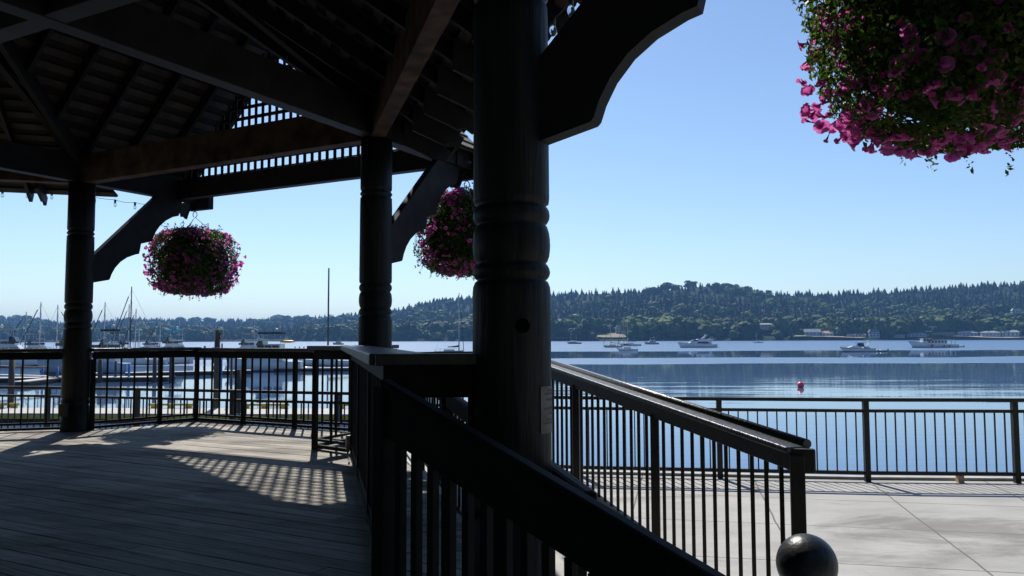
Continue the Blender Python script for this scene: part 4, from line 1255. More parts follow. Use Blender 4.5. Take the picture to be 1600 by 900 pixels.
def flower_mesh(r=.036, petals=5):
    m_ = MB()
    pts = [(0, 0, -.045)]
    n_ = 20
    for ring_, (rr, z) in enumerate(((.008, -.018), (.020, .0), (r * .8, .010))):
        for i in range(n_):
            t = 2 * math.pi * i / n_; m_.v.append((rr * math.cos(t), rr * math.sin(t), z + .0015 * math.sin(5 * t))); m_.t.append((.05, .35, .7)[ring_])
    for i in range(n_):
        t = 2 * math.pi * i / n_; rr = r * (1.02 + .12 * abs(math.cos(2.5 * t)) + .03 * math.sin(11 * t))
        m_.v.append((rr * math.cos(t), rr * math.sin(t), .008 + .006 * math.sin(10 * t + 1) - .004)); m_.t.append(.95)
    for k in range(3):
        for i in range(n_):
            j = (i + 1) % n_; m_.f.append((k * n_ + i, k * n_ + j, (k + 1) * n_ + j, (k + 1) * n_ + i)); m_.sm.append(True)
    m_.v.append((0, 0, -.05)); m_.t.append(.1)
    for i in range(n_): m_.f.append((i, len(m_.v) - 1, (i + 1) % n_)); m_.sm.append(True)
    return m_
FM = flower_mesh(); FMESH = FM.mesh('blossom', 'petunia_pink')
FV = np.array(FM.v)
def basket(label, c, hook, R, H, nleaf, leaf, nfl, nind, seed, fs=1.0):
    t = thing('hanging_flower_basket', label, 'flower basket', tuple(c), group='hanging petunia baskets')
    q, tn, rng = make_basket_parts(seed, R, H, nleaf, leaf)
    me = mesh_from_quads('foliage', q, tn, 'petunia_leaf'); put(me, 'foliage', t)
    core = MB(); core.sphere((0, 0, 0), 1, 24, 14, (R * .84, R * .84, H * .45)); core.build('moss_liner', 'hill_soil', t)
    bw = MB(); bw.lathe([(H * .1, R * .35), (H * .4, R * .55), (H * .42, R * .57)], (0, 0, 0), 24); bw.build('pot', 'black_iron', t)
    cs, nr, rng2 = leaf_cluster_mesh(nfl, seed + 5, R * 1.04, H * 1.03, leaf)
    low = rng2.uniform(0, 1, nfl) < .25
    rotm = []
    for i in range(nfl):
        d = Vector(nr[i]).normalized() + Vector(rng2.normal(size=3)) * .75; d.z += .12
        rotm.append(d.to_track_quat('Z', 'Y').to_matrix())
    camd = (Vector((0, 0, CZ)) - Vector(c)).normalized()
    order = sorted(range(nfl), key=lambda i: -(Vector(nr[i]).normalized().dot(camd) + .7 * rng2.uniform()))
    bud = rng2.uniform(0, 1, nfl) < .28
    keep = np.sin(cs[:, 0] * 11 + cs[:, 2] * 7 + seed) + np.sin(cs[:, 1] * 9 - cs[:, 2] * 13) > -1.15
    order = [i for i in order if keep[i]]
    for i in order[:nind]:
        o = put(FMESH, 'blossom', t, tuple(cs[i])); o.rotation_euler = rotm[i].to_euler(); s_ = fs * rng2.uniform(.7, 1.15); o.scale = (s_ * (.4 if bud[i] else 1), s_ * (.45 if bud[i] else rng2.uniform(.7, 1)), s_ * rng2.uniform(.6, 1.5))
    m_ = MB()
    for i in order[nind:]:
        s_ = fs * rng2.uniform(.65, 1.1); tt = rng2.uniform(-.15, .05)
        vs = [Vector(cs[i]) + rotm[i] @ (Vector((v[0] * (.4 if bud[i] else 1), v[1] * (.42 if bud[i] else .86), v[2] * (1.5 if bud[i] else 1))) * s_) for v in FM.v]; off = len(m_.v)
        m_.v += [tuple(v) for v in vs]; m_.t += [min(1, max(0, x + tt)) for x in FM.t]; m_.f += [tuple(a + off for a in f) for f in FM.f]; m_.sm += [True] * len(FM.f)
    o = m_.build('blossom_mass', 'petunia_pink', t); tag(o, kind='stuff')
    # violet lobelia at the top
    vi = []
    for k in range(70):
        a = rng.uniform(-2.6, 2.6); r = R * rng.uniform(.2, .8)
        base_ = np.array([r * math.cos(a), r * math.sin(a), H / 2 * rng.uniform(.85, 1.12)])
        for j in range(8): vi.append(base_ + rng.normal(size=3) * .022)
    vi = np.array(vi)[:260]
    me = mesh_from_quads('lobelia', quad_cloud(vi, rng.normal(size=vi.shape), .009, 1), rng.uniform(0, 1, len(vi)), 'lobelia_violet'); tag(put(me, 'lobelia', t), kind='stuff')
    hk = Vector(hook) - Vector(c)
    m_ = MB()
    for k in range(3):
        a = k * 2.094 + .5; m_.tube(hk - Vector((0, 0, .14)), (R * .55 * math.cos(a), R * .55 * math.sin(a), H * .42), .004, 5)
    m_.build('hanger_wires', 'wire', t)
    m_ = MB()
    for k in range(14):
        a, b = 2 * math.pi * k / 14, 2 * math.pi * (k + 1) / 14
        m_.tube(hk + Vector((.032 * math.cos(a), 0, -.10 + .045 * math.sin(a))), hk + Vector((.032 * math.cos(b), 0, -.10 + .045 * math.sin(b))), .006, 6)
    m_.tube(hk + Vector((0, 0, .02)), hk + Vector((0, 0, -.06)), .005, 6)
    m_.build('ring', 'wire', t)
    return t
pL = Lv + n_lm * 1.86; pM = Mv + n_lm * 1.84; pN = Nv + dirs['NK'] * 1.66
basket('full pink petunia basket hanging at the left end of the gable, beside the leftmost bracket', Z(pL, 1.20), Z(pL, 2.04), .61, 1.0, 14000, .014, 1500, 60, 3, .85)
basket('pink petunia basket half hidden behind the big near column', Z(pM, 1.31), Z(pM, 2.04), .60, 1.02, 14000, .014, 1200, 60, 13, .85)
cN = Z(pN, 1.10); cN = Vector((1.66, 2.74, CZ + 1.17))
basket('large pink petunia basket filling the upper right corner, nearest the viewer', cN, Z(pN, 2.10), .55, .94, 26000, .0105, 1500, 98, 23, .76)

# ================================================================== BOATS
def hull_mb(L_, B, fb, fs, rake=.10, transom=.75, n_=14, z0=-.25, lo=None, hi=None):
    """bow at +x. rows: keel side, chine, sheer. lo/hi pick a height band (fractions 0..1)"""
    m_ = MB(); rws = [0.0, .35, 1.0] if lo is None else [lo, hi]
    st = []
    for i in range(n_ + 1):
        t = i / n_; x = -L_ / 2 + L_ * t
        hb = B / 2 * (1 - max(0, (t - .35) / .65) ** 2.2) * (transom + (1 - transom) * min(1, t / .35))
        zs = fs + (fb - fs) * t ** 1.8
        sec = []
        for r in rws:
            z = z0 + (zs - z0) * r
            xx = x - rake * L_ * (1 - r) * t ** 3
            sec.append((xx, max(hb * (.62 + .38 * r ** .6), .004), z))
        st.append(sec)
    nr = len(rws)
    for sec in st:
        for (x, y, z) in sec: m_.v.append((x, y, z)); m_.t.append(.5)
        for (x, y, z) in sec: m_.v.append((x, -y, z)); m_.t.append(.5)
    for i in range(n_):
        a, b = i * 2 * nr, (i + 1) * 2 * nr
        for r in range(nr - 1):
            m_.f.append((a + r, a + r + 1, b + r + 1, b + r)); m_.sm.append(True)
            m_.f.append((a + nr + r, b + nr + r, b + nr + r + 1, a + nr + r + 1)); m_.sm.append(True)
        m_.f.append((a + nr - 1, a + 2 * nr - 1, b + 2 * nr - 1, b + nr - 1)); m_.sm.append(False)
    m_.f.append(tuple(range(nr)) + tuple(range(2 * nr - 1, nr - 1, -1))); m_.sm.append(False)
    return m_
def house_mb(x0, x1, wd, z0, h, rf=.3, rb=.1, tp=.85):
    """cabin block: rf/rb rake of front (+x) and back, tp top width factor"""
    m_ = MB(); w2 = wd / 2
    vs = [(x0, -w2, z0), (x1, -w2 * .85, z0), (x1, w2 * .85, z0), (x0, w2, z0), (x0 + rb, -w2 * tp, z0 + h), (x1 - rf, -w2 * tp * .85, z0 + h), (x1 - rf, w2 * tp * .85, z0 + h), (x0 + rb, w2 * tp, z0 + h)]
    m_.add(vs, [(0, 3, 2, 1), (4, 5, 6, 7), (0, 1, 5, 4), (1, 2, 6, 5), (2, 3, 7, 6), (3, 0, 4, 7)])
    return m_
def place(px, wl, bow_left=True, yaw=0):
    p = onz(px, wl, WAT); return (p.x, p.y, CZ + WAT), (math.pi if bow_left else 0) + rad(yaw)
def rail_mb(L_, B, z, x0, x1, h=.5, n_=7):
    m_ = MB(); top = []
    for s_ in (-1, 1):
        prev = None
        for i in range(n_ + 1):
            x = x0 + (x1 - x0) * i / n_; t = (x + L_ / 2) / L_
            y = s_ * (B / 2 * (1 - max(0, (t - .35) / .65) ** 2.2) - .08); p = Vector((x, y, z + .25 * t))
            m_.tube(p, p + Vector((0, 0, h)), .025, 4)
            if prev is not None: m_.tube(prev, p + Vector((0, 0, h)), .025, 4)
            prev = p + Vector((0, 0, h))
    return m_
def hull_parts(t, L_, B, fb, fs, mat='white_gel', boot='navy', **k):
    z0 = k.pop('z0', -.25)
    hull_mb(L_, B, fb, fs, z0=z0 + .002, **k).build('hull', mat, t)
    hull_mb(L_ * 1.002, B * 1.012, fb, fs, lo=0, hi=.26 if fs < 1.3 else .2, z0=z0, **k).build('boot_stripe', boot, t)
def motor_yacht(label, px, wl, L_):
    loc, rz = place(px, wl); t = thing('motor_yacht', label, 'yacht', loc, rz, group='boats moored in the bay'); B = L_ * .28
    hull_parts(t, L_, B, 2.6, 1.5, rake=.09)
    house_mb(-L_ * .36, L_ * .28, B * .8, 1.5, 1.35, 2.6, .3).build('deckhouse', 'white_gel', t)
    house_mb(-L_ * .40, L_ * .12, B * .72, 2.85, 1.0, 2.4, .2).build('flybridge', 'white_gel', t)
    house_mb(-L_ * .30, L_ * .02, B * .84, 1.9, .75, .7, .8, .97).build('side_window', 'navy', t)
    house_mb(L_ * .0, L_ * .165, B * .735, 2.95, .62, 1.6, .2, .96).build('windscreen', 'dark_glass', t)
    m_ = MB(); m_.beam((-L_ * .12, 0, 3.9), (-L_ * .24, 0, 5.6), .5, .25); m_.beam((-L_ * .17, 0, 3.9), (-L_ * .26, 0, 5.5), .4, .25); m_.box((-L_ * .235, 0, 5.7), (1.3, 1.4, .3)); m_.build('radar_arch', 'white_gel', t)
    m_ = MB(); m_.tube((-L_ * .36, 1, 3.7), (-L_ * .33, 1, 5.2), .06, 5); m_.tube((-L_ * .41, -1, 3.7), (-L_ * .41, -1, 5.0), .08, 5); m_.box((-L_ * .39, 0, 3.85), (2.6, 2.6, .5)); m_.build('tender_rack', 'cream_gel', t)
    rail_mb(L_, B, 2.1, L_ * .12, L_ * .47, .6).build('bow_rail', 'alu', t)
    m_ = MB(); m_.box((-L_ * .52, 0, .25), (1.4, B * .7, .15)); m_.build('swim_platform', 'white_gel', t)
    m_ = MB(); m_.box((-L_ * .16, B * .43, 1.95), (1.2, .1, .35)); m_.box((-L_ * .16, -B * .43, 1.95), (1.2, .1, .35)); m_.build('red_flag_panel', 'red_paint', t)
def trawler(label, px, wl, L_):
    loc, rz = place(px, wl); t = thing('trawler_yacht', label, 'boat', loc, rz, group='boats moored in the bay'); B = L_ * .25
    hull_parts(t, L_, B, 3.0, 1.35, rake=.10)
    m_ = MB(); m_.box((-L_ * .02, 0, 1.55), (L_ * .9, B * .99, .12)); 
    house_mb(-L_ * .26, L_ * .20, B * .66, 1.4, 1.75, .3, .05, .95).build('deckhouse', 'white_gel', t)
    house_mb(L_ * .04, L_ * .24, B * .60, 1.5, 2.3, .5, .1, .92).build('wheelhouse', 'white_gel', t)
    m_ = MB(); m_.box((-L_ * .17, 0, 3.35), (L_ * .50, B * .86, .12)); m_.box((L_ * .13, 0, 3.86), (L_ * .22, B * .66, .1)); m_.build('roof', 'cream_gel', t)
    wm = MB(); wm.box((0, 0, 0), (.75, B * .665, .75)); wm = wm.mesh('window', 'dark_glass')
    for i in range(6): put(wm, 'window', t, (-L_ * .235 + i * 1.35, 0, 2.45))
    wm2 = MB(); wm2.box((0, 0, 0), (.8, B * .60, .8)); wm2 = wm2.mesh('window', 'dark_glass')
    for i in range(3): put(wm2, 'window', t, (L_ * .07 + i * 1.15, 0, 3.15))
    m_ = MB(); 
    for x in (-.42, -.34): 
        for s_ in (-1, 1): m_.tube((L_ * x, s_ * B * .38, 1.3), (L_ * x, s_ * B * .38, 3.3), .09, 6)
    m_.build('awning_posts', 'white_gel', t)
    m_ = MB(); m_.tube((L_ * .02, 0, 3.3), (-L_ * .0, 0, 7.0), .22, 8, .1); m_.tube((L_ * .01, 0, 4.2), (L_ * .22, 0, 3.4), .05, 5); m_.tube((0, 0, 6.3), (L_ * .16, 0, 4.0), .05, 5); m_.build('mast', 'dark_spar', t)
    m_ = MB(); m_.box((L_ * .06, 0, 6.8), (2.4, .4, .18)); m_.box((-L_ * .03, 0, 8.6), (3.6, .15, .12)); m_.tube((-L_ * .02, 0, 7), (-L_ * .02, 0, 8.6), .04, 5); m_.build('radar', 'white_gel', t)
    rail_mb(L_, B, 1.9, L_ * .2, L_ * .47, .7).build('bow_rail', 'alu', t)
    m_ = MB(); m_.sphere((L_ * .07, B * .52, 1.0), .42, 10, 8); m_.sphere((L_ * .07, -B * .52, 1.0), .42, 10, 8); m_.build('red_fender', 'red_paint', t)
    m_ = MB()
    for x in (-.17, -.28):
        for s_ in (-1, 1): m_.tube((L_ * x, s_ * B * .53, 1.1), (L_ * x, s_ * B * .53, .3), .17, 8)
    m_.build('black_fender', 'black_canvas', t)
def express_cruiser(label, px, wl, L_):
    loc, rz = place(px, wl); t = thing('express_cruiser', label, 'boat', loc, rz, group='boats moored in the bay'); B = L_ * .31
    hull_parts(t, L_, B, 1.45, 1.05, rake=.12)
    m_ = hull_mb(L_ * 1.003, B * 1.02, 1.45, 1.05, lo=.84, hi=.93, rake=.12); m_.build('sheer_stripe', 'navy', t)
    house_mb(-L_ * .1, L_ * .30, B * .72, 1.2, .65, 1.9, .1, .8).build('foredeck_cabin', 'white_gel', t)
    house_mb(-L_ * .18, L_ * .02, B * .70, 1.5, 1.1, .9, .2, .9).build('windscreen', 'dark_glass', t)
    m_ = MB(); m_.box((-L_ * .11, 0, 2.72), (2.3, B * .7, .16)); m_.build('bimini', 'blue_canvas', t)
    m_ = MB(); m_.beam((-L_ * .22, -B * .38, 1.2), (-L_ * .33, -B * .3, 3.0), .3, .12); m_.beam((-L_ * .22, B * .38, 1.2), (-L_ * .33, B * .3, 3.0), .3, .12); m_.box((-L_ * .335, 0, 3.0), (.5, B * .64, .16)); m_.sphere((-L_ * .335, 0, 3.22), .28, 10, 6); m_.build('radar_arch', 'white_gel', t)
    house_mb(-L_ * .34, -L_ * .2, B * .8, 1.0, .55, .1, .3).build('cockpit_cover', 'blue_gel', t)
    rail_mb(L_, B, 1.25, L_ * .1, L_ * .48, .45).build('bow_rail', 'alu', t)
def dinghy(label, px, wl, L_=3.4, mat='grey_gel', left=True):
    loc, rz = place(px, wl, left); t = thing('dinghy', label, 'dinghy', loc, rz, group='small tenders')
    m_ = MB()
    for s_ in (-1, 1): m_.tube((-L_ / 2, s_ * .6, .22), (L_ * .3, s_ * .6, .26), .24, 10); m_.tube((L_ * .3, s_ * .6, .26), (L_ / 2, 0, .42), .24, 10, .18)
    m_.box((-L_ * .05, 0, .12), (L_ * .8, 1.1, .08)); m_.build('inflatable_hull', mat, t)
    m_ = MB(); m_.box((-L_ * .53, 0, .5), (.3, .3, .7)); m_.build('outboard', 'black_canvas', t)
def sailboat(label, px, wl, L_, mast, left=True, hull='white_gel', cover='blue_canvas', mast_px=None, yaw=0, spar='alu', bimini=None, boot='navy', stays=True, spread=1, group='sailboats at their moorings', two=None, furl=None, name='sailboat'):
    loc, rz = place(px, wl, left, yaw); t = thing(name, label, 'sailboat', loc, rz, group=group); B = L_ * .30
    fb = max(1.05, L_ * .12)
    hull_parts(t, L_, B, fb, fb * .75, mat=hull, boot=boot, rake=.14, transom=.55)
    house_mb(-L_ * .18, L_ * .22, B * .52, fb * .8, .5, .6, .1, .8).build('cabin', 'white_gel', t)
    mx = L_ * .06
    if mast_px is not None:
        q = onz(mast_px, wl, WAT); mx = -(q.x - loc[0]) if left else (q.x - loc[0])
    m_ = MB(); r_ = (.17 if mast > 16 else .115) if L_ > 8 else .07
    m_.tube((mx, 0, fb * .7), (mx, 0, mast), r_, 7, r_ * .75)
    for k in range(spread):
        zz = fb + (mast - fb) * (k + 1) / (spread + 1.0); m_.tube((mx, -B * .33, zz), (mx, B * .33, zz), .035, 5)
        m_.tube((mx - .6, 0, zz + .02), (mx + .6, 0, zz + .02), .03, 5)
    m_.build('mast', spar, t)
    m_ = MB(); bl_ = L_ * .38; m_.tube((mx, 0, fb + .95), (mx - bl_, 0, fb + .85), .06, 6); m_.build('boom', spar, t)
    m_ = MB(); m_.tube((mx + .1, 0, fb + 1.35), (mx - bl_ * .3, 0, fb + 1.12), .26, 8, .22); m_.tube((mx - bl_ * .3, 0, fb + 1.12), (mx - bl_, 0, fb + .98), .22, 8, .10); m_.build('sail_cover', cover, t)
    if stays:
        m_ = MB(); bx = L_ * .49
        m_.tube((bx, 0, fb * 1.0), (mx, 0, mast * .96), .018, 4); m_.tube((-L_ * .49, 0, fb * .75), (mx, 0, mast * .98), .018, 4)
        for s_ in (-1, 1): m_.tube((mx, s_ * B * .42, fb * .85), (mx, 0, mast * .95), .016, 4)
        m_.build('rigging', 'wire', t)
        m_ = MB(); m_.tube((bx - .1, 0, fb * 1.05), (bx + (mx - bx) * .88, 0, fb + (mast - fb) * .86), .075, 6); m_.build('furled_jib', furl or 'navy', t)
    if two:
        m_ = MB(); m_.tube((two[0], 0, fb * .6), (two[0], 0, two[1]), r_ * .8, 7, .04); m_.build('mizzen_mast', spar, t)
    if bimini:
        m_ = MB(); m_.box((-L_ * .32, 0, fb + 1.75), (L_ * .2, B * .6, .1))
        m_.build('bimini', bimini, t)
        m_ = MB()
        for x in (-.41, -.23):
            for s_ in (-1, 1): m_.tube((L_ * x, s_ * B * .28, fb * .75), (L_ * x, s_ * B * .28, fb + 1.75), .025, 4)
        m_.build('bimini_frame', 'alu', t)
    rail_mb(L_, B, fb * .82, -L_ * .45, L_ * .46, .55, 6).build('lifelines', 'alu', t)
    return t
def flybridge(label, px, wl, L_, left=True, yaw=0, top='white_gel', hard='cream_gel', mat='white_gel', canvas=None, kayak=False, hs=1.0, name='cabin_cruiser', zs=1.0):
    loc, rz = place(px, wl, left, yaw); t = thing(name, label, 'cabin cruiser', loc, rz, group='cabin cruisers in the marina'); t.scale = (1, 1.1 if zs > 1 else 1, zs); B = L_ * .31
    hull_parts(t, L_, B, 1.7 * hs, 1.15 * hs, mat=mat, rake=.10)
    house_mb(-L_ * .28, L_ * .24, B * .76, 1.25 * hs, 1.3, 1.5, .1, .9).build('deckhouse', 'white_gel', t)
    wm = MB(); wm.box((0, 0, 0), (1.15, B * .735, .55)); wm = wm.mesh('window', 'dark_glass')
    for i in range(3): put(wm, 'window', t, (-L_ * .22 + i * 1.45, 0, 1.25 * hs + .75))
    sm_ = MB(); sm_.box((0, 0, 0), (.9, B * .71, .3)); sm_ = sm_.mesh('flybridge_window', 'dark_glass')
    for i in range(3): put(sm_, 'flybridge_window', t, (-L_ * .18 + i * 1.05, 0, 1.25 * hs + 1.62))
    house_mb(-L_ * .24, L_ * .08, B * .7, 1.25 * hs + 1.3, .65, .5, .1, .97).build('flybridge', top, t)
    m_ = MB(); m_.box((-L_ * .10, 0, 1.25 * hs + 3.2), (L_ * .3, B * .62, .2)); m_.build('canopy', canvas or hard, t)
    house_mb(-L_ * .02, L_ * .085, B * .66, 1.25 * hs + 1.75, .55, .4, .1, .95).build('windscreen', 'dark_glass', t)
    m_ = MB()
    for x in (-.24, .04):
        for s_ in (-1, 1): m_.tube((L_ * x, s_ * B * .29, 1.25 * hs + 1.9), (L_ * x, s_ * B * .29, 1.25 * hs + 3.25), .03, 4)
    m_.build('canopy_frame', 'alu', t)
    rail_mb(L_, B, 1.3 * hs, L_ * .05, L_ * .47, .6).build('bow_rail', 'alu', t)
    m_ = MB(); m_.tube((-L_ * .2, 0, 1.25 * hs + 3.3), (-L_ * .2, 0, 1.25 * hs + 4.6), .03, 4); m_.sphere((-L_ * .16, 0, 1.25 * hs + 3.55), .25, 10, 6); m_.build('radar', 'white_gel', t)
    if kayak:
        m_ = MB(); m_.sphere((-L_ * .32, B * .2, 1.25 * hs + 2.2), 1, 14, 8, (1.1, .25, .16)); m_.build('kayak', 'kayak_yellow', t)

motor_yacht('large white motor yacht with a radar arch, bow to the left, anchored in the bay', 1089, 543.2, 17.6)
trawler('long pale blue trawler with a dark mast and row of cabin windows', 1457, 543.2, 20.2)
express_cruiser('white express cruiser with a blue canopy and navy stripe anchored mid bay', 1339, 549.6, 10.6)
dinghy('grey inflatable dinghy trailing behind the trawler', 1499, 542.5, 3.6)
dinghy('grey inflatable dinghy trailing behind the express cruiser', 1378, 549.2, 3.6)
sailboat('small white sloop with a black cabin canopy, nearest of the moored sailboats', 980, 548.6, 7.2, 11.2, mast_px=975, cover='black_canvas', yaw=0)
sailboat('tan hulled sailboat with bare mast behind the small white sloop', 957, 543.0, 9.2, 11.0, hull='cream_gel', mast_px=954, cover='tan_canvas')
sailboat('white sailboat with blue canvas farthest right of the moored trio', 984, 540.6, 12.5, 13.5, mast_px=981, cover='blue_canvas')
flybridge('small grey cabin cruiser moored close to the far shore', 1018, 538.0, 10.0, mat='grey_gel')
sailboat('dark hulled two masted boat lying against the far shore', 897, 537.2, 11.5, 8.6, hull='black_canvas', cover='tan_canvas', mast_px=892, two=(-2.0, 8.2), stays=False, name='two_masted_boat')
sailboat('tiny far sloop moored off the trees right of the motor yacht', 1184, 535.8, 8.5, 8.5, mast_px=1182)
sailboat('dark sailboat with a black sail cover seen between the middle and near columns', 702, 553, 8.8, 17.8, left=False, hull='black_canvas', cover='black_canvas', mast_px=717, spread=2, furl='black_canvas')
flybridge('small pale runabout far out behind the middle of the railing', 528, 538.6, 8.5, mat='grey_gel')

# marina
flybridge('white flybridge cruiser with pale canopy at the far left edge of the marina', 18, 573, 10.5, left=False, yaw=14, zs=1.42)
sailboat('white sailboat with a bright blue sail cover left of the leftmost column', 64, 570, 10.5, 11.4, left=True, mast_px=61, spread=2, yaw=0, cover='blue_canvas', bimini=None)
sailboat('grey sailboat with bare mast near the left edge of the marina', 32, 566, 9.5, 10.2, left=True, mast_px=38, cover='grey_gel')
sailboat('white sailboat with a pale mast just left of the leftmost column', 94, 568, 10.5, 11.2, left=False, mast_px=88, cover='black_canvas', bimini='tan_canvas')
flybridge('grey hulled cruiser with its bow left, partly behind the leftmost column', 104, 584, 8.4, left=True, mat='grey_gel', hs=1.1, zs=1.3)
flybridge('pale blue workboat with dark canopy right of the leftmost column', 163, 583, 6.6, left=True, mat='blue_gel', canvas='black_canvas', hs=.85, zs=1.35)
sailboat('white sailboat with a thin pale mast just right of the leftmost column', 168, 567, 10.5, 11.8, left=True, mast_px=162, cover='black_canvas', spread=2)
sailboat('sailboat with a thick dark mast in the middle of the marina', 212, 570, 11.0, 14.0, left=True, mast_px=203, spar='dark_spar', cover='black_canvas', bimini='grey_gel')
sailboat('white sailboat with a mast just behind the dark masted one', 206, 563, 10.5, 12.2, left=True, mast_px=200, cover='blue_canvas', spread=1)
sailboat('small sailboat with a short mast under the left flower basket', 226, 562, 8.5, 9.8, left=False, mast_px=217, cover='blue_canvas')
sailboat('small sailboat with blue cover beside the turquoise topped cruiser', 246, 563, 8.5, 9.4, left=True, mast_px=249, cover='navy')
flybridge('white cruiser with a bright turquoise canopy', 265, 568, 8.2, left=True, canvas='turquoise_canvas', zs=1.38)
flybridge('white cruiser with a tan hardtop behind the largest white cruiser', 383, 566, 8.6, left=True, canvas='tan_canvas', zs=1.25)
flybridge('largest white cruiser in the marina with black framed canopy and yellow kayak', 412, 580, 11.0, left=True, canvas='black_canvas', kayak=True, hs=1.0, zs=1.2)
sailboat('white sailboat with the tallest mast in the marina left of the middle column', 508, 571, 9.5, 16.6, left=True, mast_px=512, spar='dark_spar', cover='grey_gel', stays=False, spread=0)
dinghy('white rowing dinghy beside the largest white cruiser', 472, 578, 3.2, 'white_gel')

flybridge('small white cruiser with a navy canopy behind the dark masted sailboat', 188, 566, 7.6, left=False, canvas='navy', zs=1.3)
flybridge('white cabin cruiser second from the left edge of the marina', 50, 566, 8.0, left=True, canvas='grey_gel', zs=1.28)
sailboat('white sailboat with thin mast right of the dark masted sailboat', 218, 566, 9.0, 10.6, left=True, mast_px=211, cover='blue_canvas')
flybridge('small cruiser with a tan canopy behind the turquoise topped cruiser', 232, 560, 8.0, left=True, canvas='tan_canvas', zs=1.2)
# docks
def dock(label, p0, p1, wd, edge='dock_float', top=.5, bull=None, bull_side=1, x=None):
    p0 = Vector(p0); p1 = Vector(p1); p0.z = p1.z = 0
    d = (p1 - p0).normalized(); s_ = Vector((-d.y, d.x, 0))
    t = thing('floating_dock', label, 'dock', (p0.x, p0.y, CZ + WAT), world=True, group='floating docks of the marina')
    zt = WAT + top
    m_ = MB(); m_.beam(Z(p0, zt - .08), Z(p1, zt - .08), wd, .08); m_.build('deck', 'dock_wood', t)
    m_ = MB(); m_.beam(Z(p0, zt - .30), Z(p1, zt - .30), wd + .08, .218); m_.build('fender_edge', edge, t)
    m_ = MB(); m_.beam(Z(p0, WAT - .3), Z(p1, WAT - .3), wd - .2, .49); m_.build('float', 'dock_float', t)
    if bull:
        for a_, b_ in bull:
            q0, q1 = p0 + (p1 - p0) * a_ + s_ * bull_side * (wd / 2 - .12), p0 + (p1 - p0) * b_ + s_ * bull_side * (wd / 2 - .12)
            m_ = MB(); m_.beam(Z(q0, zt + .16), Z(q1, zt + .16), .14, .12)
            for k in (.12, .5, .88): m_.box(Z(q0.lerp(q1, k), zt + .08), (.34, .14, .16), math.atan2(d.y, d.x))
            m_.build('bull_rail', 'yellow_paint', t)
    return t
za_ = WAT + .5
def dp(px, py): p = onz(px, py, za_); return p
a_, b_ = dp(-420, 640), dp(720, 643)
w0 = (b_ - a_).length
def fr(px): q = dp(px, 641); return (q.x - a_.x) / (b_.x - a_.x)
dock('nearest long floating dock with yellow edge and yellow mooring rails', a_, b_, 3.4, 'yellow_paint', bull=[(fr(-60), fr(0)), (fr(66), fr(104)), (fr(213), fr(287)), (fr(362), fr(440)), (fr(513), fr(600))])
dock('second floating dock crossing behind the leftmost column', dp(-300, 592), dp(268, 588), 2.6)
dock('third floating dock reaching to the largest white cruiser', dp(196, 582), dp(392, 578), 2.2)
dock('farthest floating dock behind the right end of the marina', dp(430, 575), dp(690, 573), 2.2)
dock('slanting finger dock beside the pale blue workboat', dp(150, 582), dp(30, 596), 1.6)
m_ = MB()
# gangway
g0, g1 = onD(-160, 640, 16), dp(74, 590)
t = thing('gangway', 'thin dark gangway slanting down to the docks at the far left', 'gangway', (g1.x, g1.y, g1.z), world=True)
ga, gb = Vector((g1.x - 24, g1.y - 16, CZ - 2.3)), g1 + Vector((0, 0, .1))
for s_ in (-.6, .6):
    m_ = MB(); off = Vector((s_ * .6, -s_, 0)); m_.tube(ga + off + Vector((0, 0, 1.0)), gb + off + Vector((0, 0, 1.0)), .05, 6)
    for k in range(13): q = (ga + off).lerp(gb + off, k / 12); m_.tube(q, q + Vector((0, 0, 1.0)), .03, 5)
    m_.build('handrail', 'black_iron', t)
m_ = MB(); m_.beam(ga, gb, 1.2, .12); m_.build('walkway', 'alu', t)
# pilings
def piling(label, px, ytop, D, wpx, lamp=False, mat='piling', name='dock_piling', cat='piling', grp='pilings and posts of the marina'):
    p = onD(px, ytop, D); r_ = wpx / 2 / F * D
    t = thing(name, label, cat, (p.x, p.y, CZ + WAT - 1), group=grp)
    h = p.z - (CZ + WAT - 1)
    m_ = MB(); m_.tube((0, 0, 0), (0, 0, h), r_ * 1.05, 12, r_ * .95); m_.build('shaft', mat, t)
    m_ = MB(); m_.tube((0, 0, h), (0, 0, h + .06), r_ * .95, 12, r_ * .6); m_.build('cap', 'black_canvas' if mat == 'piling' else mat, t)
    if lamp:
        m_ = MB(); m_.box((.22, 0, h - .05), (.22, .12, .12)); m_.sphere((.26, 0, h - .3), .15, 10, 8); m_.tube((.26, 0, h - .2), (.26, 0, h - .05), .04, 6); m_.build('dock_lamp', 'galvanised', t)
piling('tall thick piling with a dock lamp, standing above the railing', 340, 517, 47.0, 9, True)
piling('thick dark piling standing before the largest white cruiser', 373, 579, 43.5, 10)
piling('slim piling between the lamp piling and the thick dark one', 362, 560, 48, 4)
piling('dark piling at the far left behind the deck railing', 19, 560, 48, 9)
piling('dark piling between the leftmost column and the blue workboat stern', 157, 562, 84, 7)
piling('slim piling on the second dock under the left flower basket', 242, 560, 84, 6)
piling('dark piling right of the turquoise topped cruiser', 269, 556, 84, 8)
piling('slim dark piling at the end of the second dock', 181, 565, 86, 4)
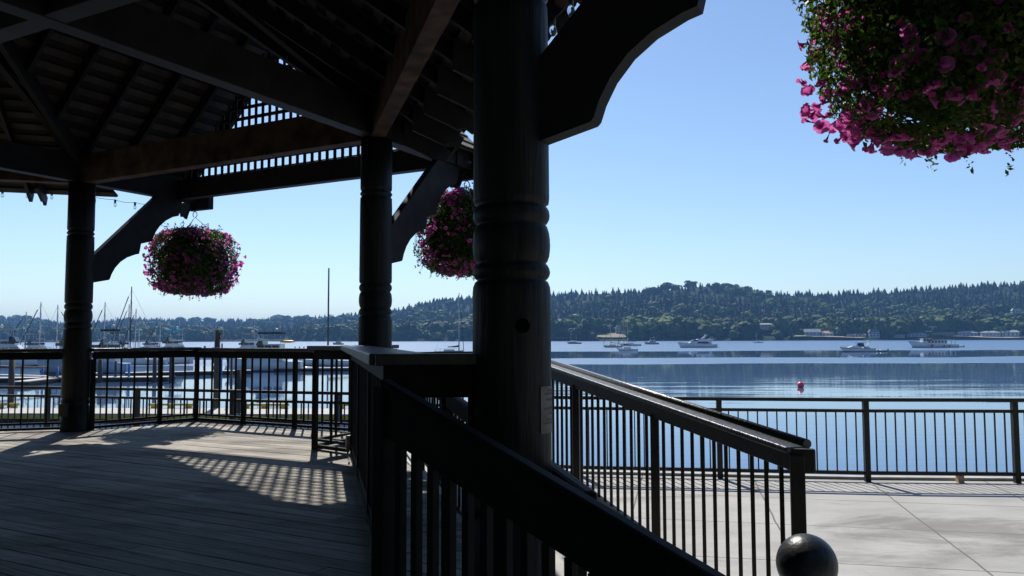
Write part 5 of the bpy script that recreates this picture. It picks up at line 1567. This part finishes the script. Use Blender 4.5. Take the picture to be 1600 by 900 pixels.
piling('short piling left of the lamp piling', 320, 541, 150, 3.5)
piling('lower of the short pilings beside the lamp piling', 333, 543, 150, 3.5)
piling('short thin piling just right of the lamp piling', 347, 537, 150, 2.5)
for i, (px, nm) in enumerate(((461, 'leftmost'), (468, 'second'), (475, 'third'), (482, 'rightmost'))):
    piling(f'{nm} of four tiny far mooring posts left of the return railing', px, 541.8, 190, 1.8)
for (px, yt, lb) in ((67, 573, 'leftmost bright blue dock post'), (90, 574, 'bright blue dock post beside the grey hulled cruiser'), (202, 569, 'bright blue dock post behind the second dock'), (346, 561, 'bright blue dock post beside the lamp piling')):
    piling(lb, px, yt, 86 if px < 300 else 100, 3.6, mat='blue_post', name='dock_post', cat='post')
# mooring buoy
p = onz(1251, 605.5, WAT)
t = thing('mooring_buoy', 'round red mooring buoy floating alone on the water', 'buoy', (p.x, p.y, CZ + WAT))
m_ = MB(); m_.sphere((0, 0, .22), .30, 20, 14); m_.build('float', 'buoy_red', t)
m_ = MB(); m_.tube((0, 0, .5), (0, 0, .58), .05, 8); m_.build('eye', 'galvanised', t)
p = onz(964.5/1 * 0 + 721, 537, -1.0)

# ================================================================== HAZE
hz = MB(); zb_, zt_ = CZ + WAT - 1.5, 175.0
x0, x1, y0, y1 = -5700, 5700, -2600, 7500
hz.add([(x0, y0, zb_), (x1, y0, zb_), (x1, y1, zb_), (x0, y1, zb_), (x0, y0, zt_), (x1, y0, zt_), (x1, y1, zt_), (x0, y1, zt_)],
       [(0, 3, 2, 1), (4, 5, 6, 7), (0, 1, 5, 4), (1, 2, 6, 5), (2, 3, 7, 6), (3, 0, 4, 7)])
o = bpy.data.objects.new('haze', None)
me = bpy.data.meshes.new('haze'); me.from_pydata(hz.v, [], hz.f); me.materials.append(MATS['sea_air'])
bpy.data.objects.remove(o); o = bpy.data.objects.new('haze', me); COL.objects.link(o); tag(o, 'thin blue sea haze over the bay', 'haze', kind='stuff')

for o in sc.objects:
    if '_w' in o: del o['_w']
print('trees', ntree, 'objects', len(sc.objects))
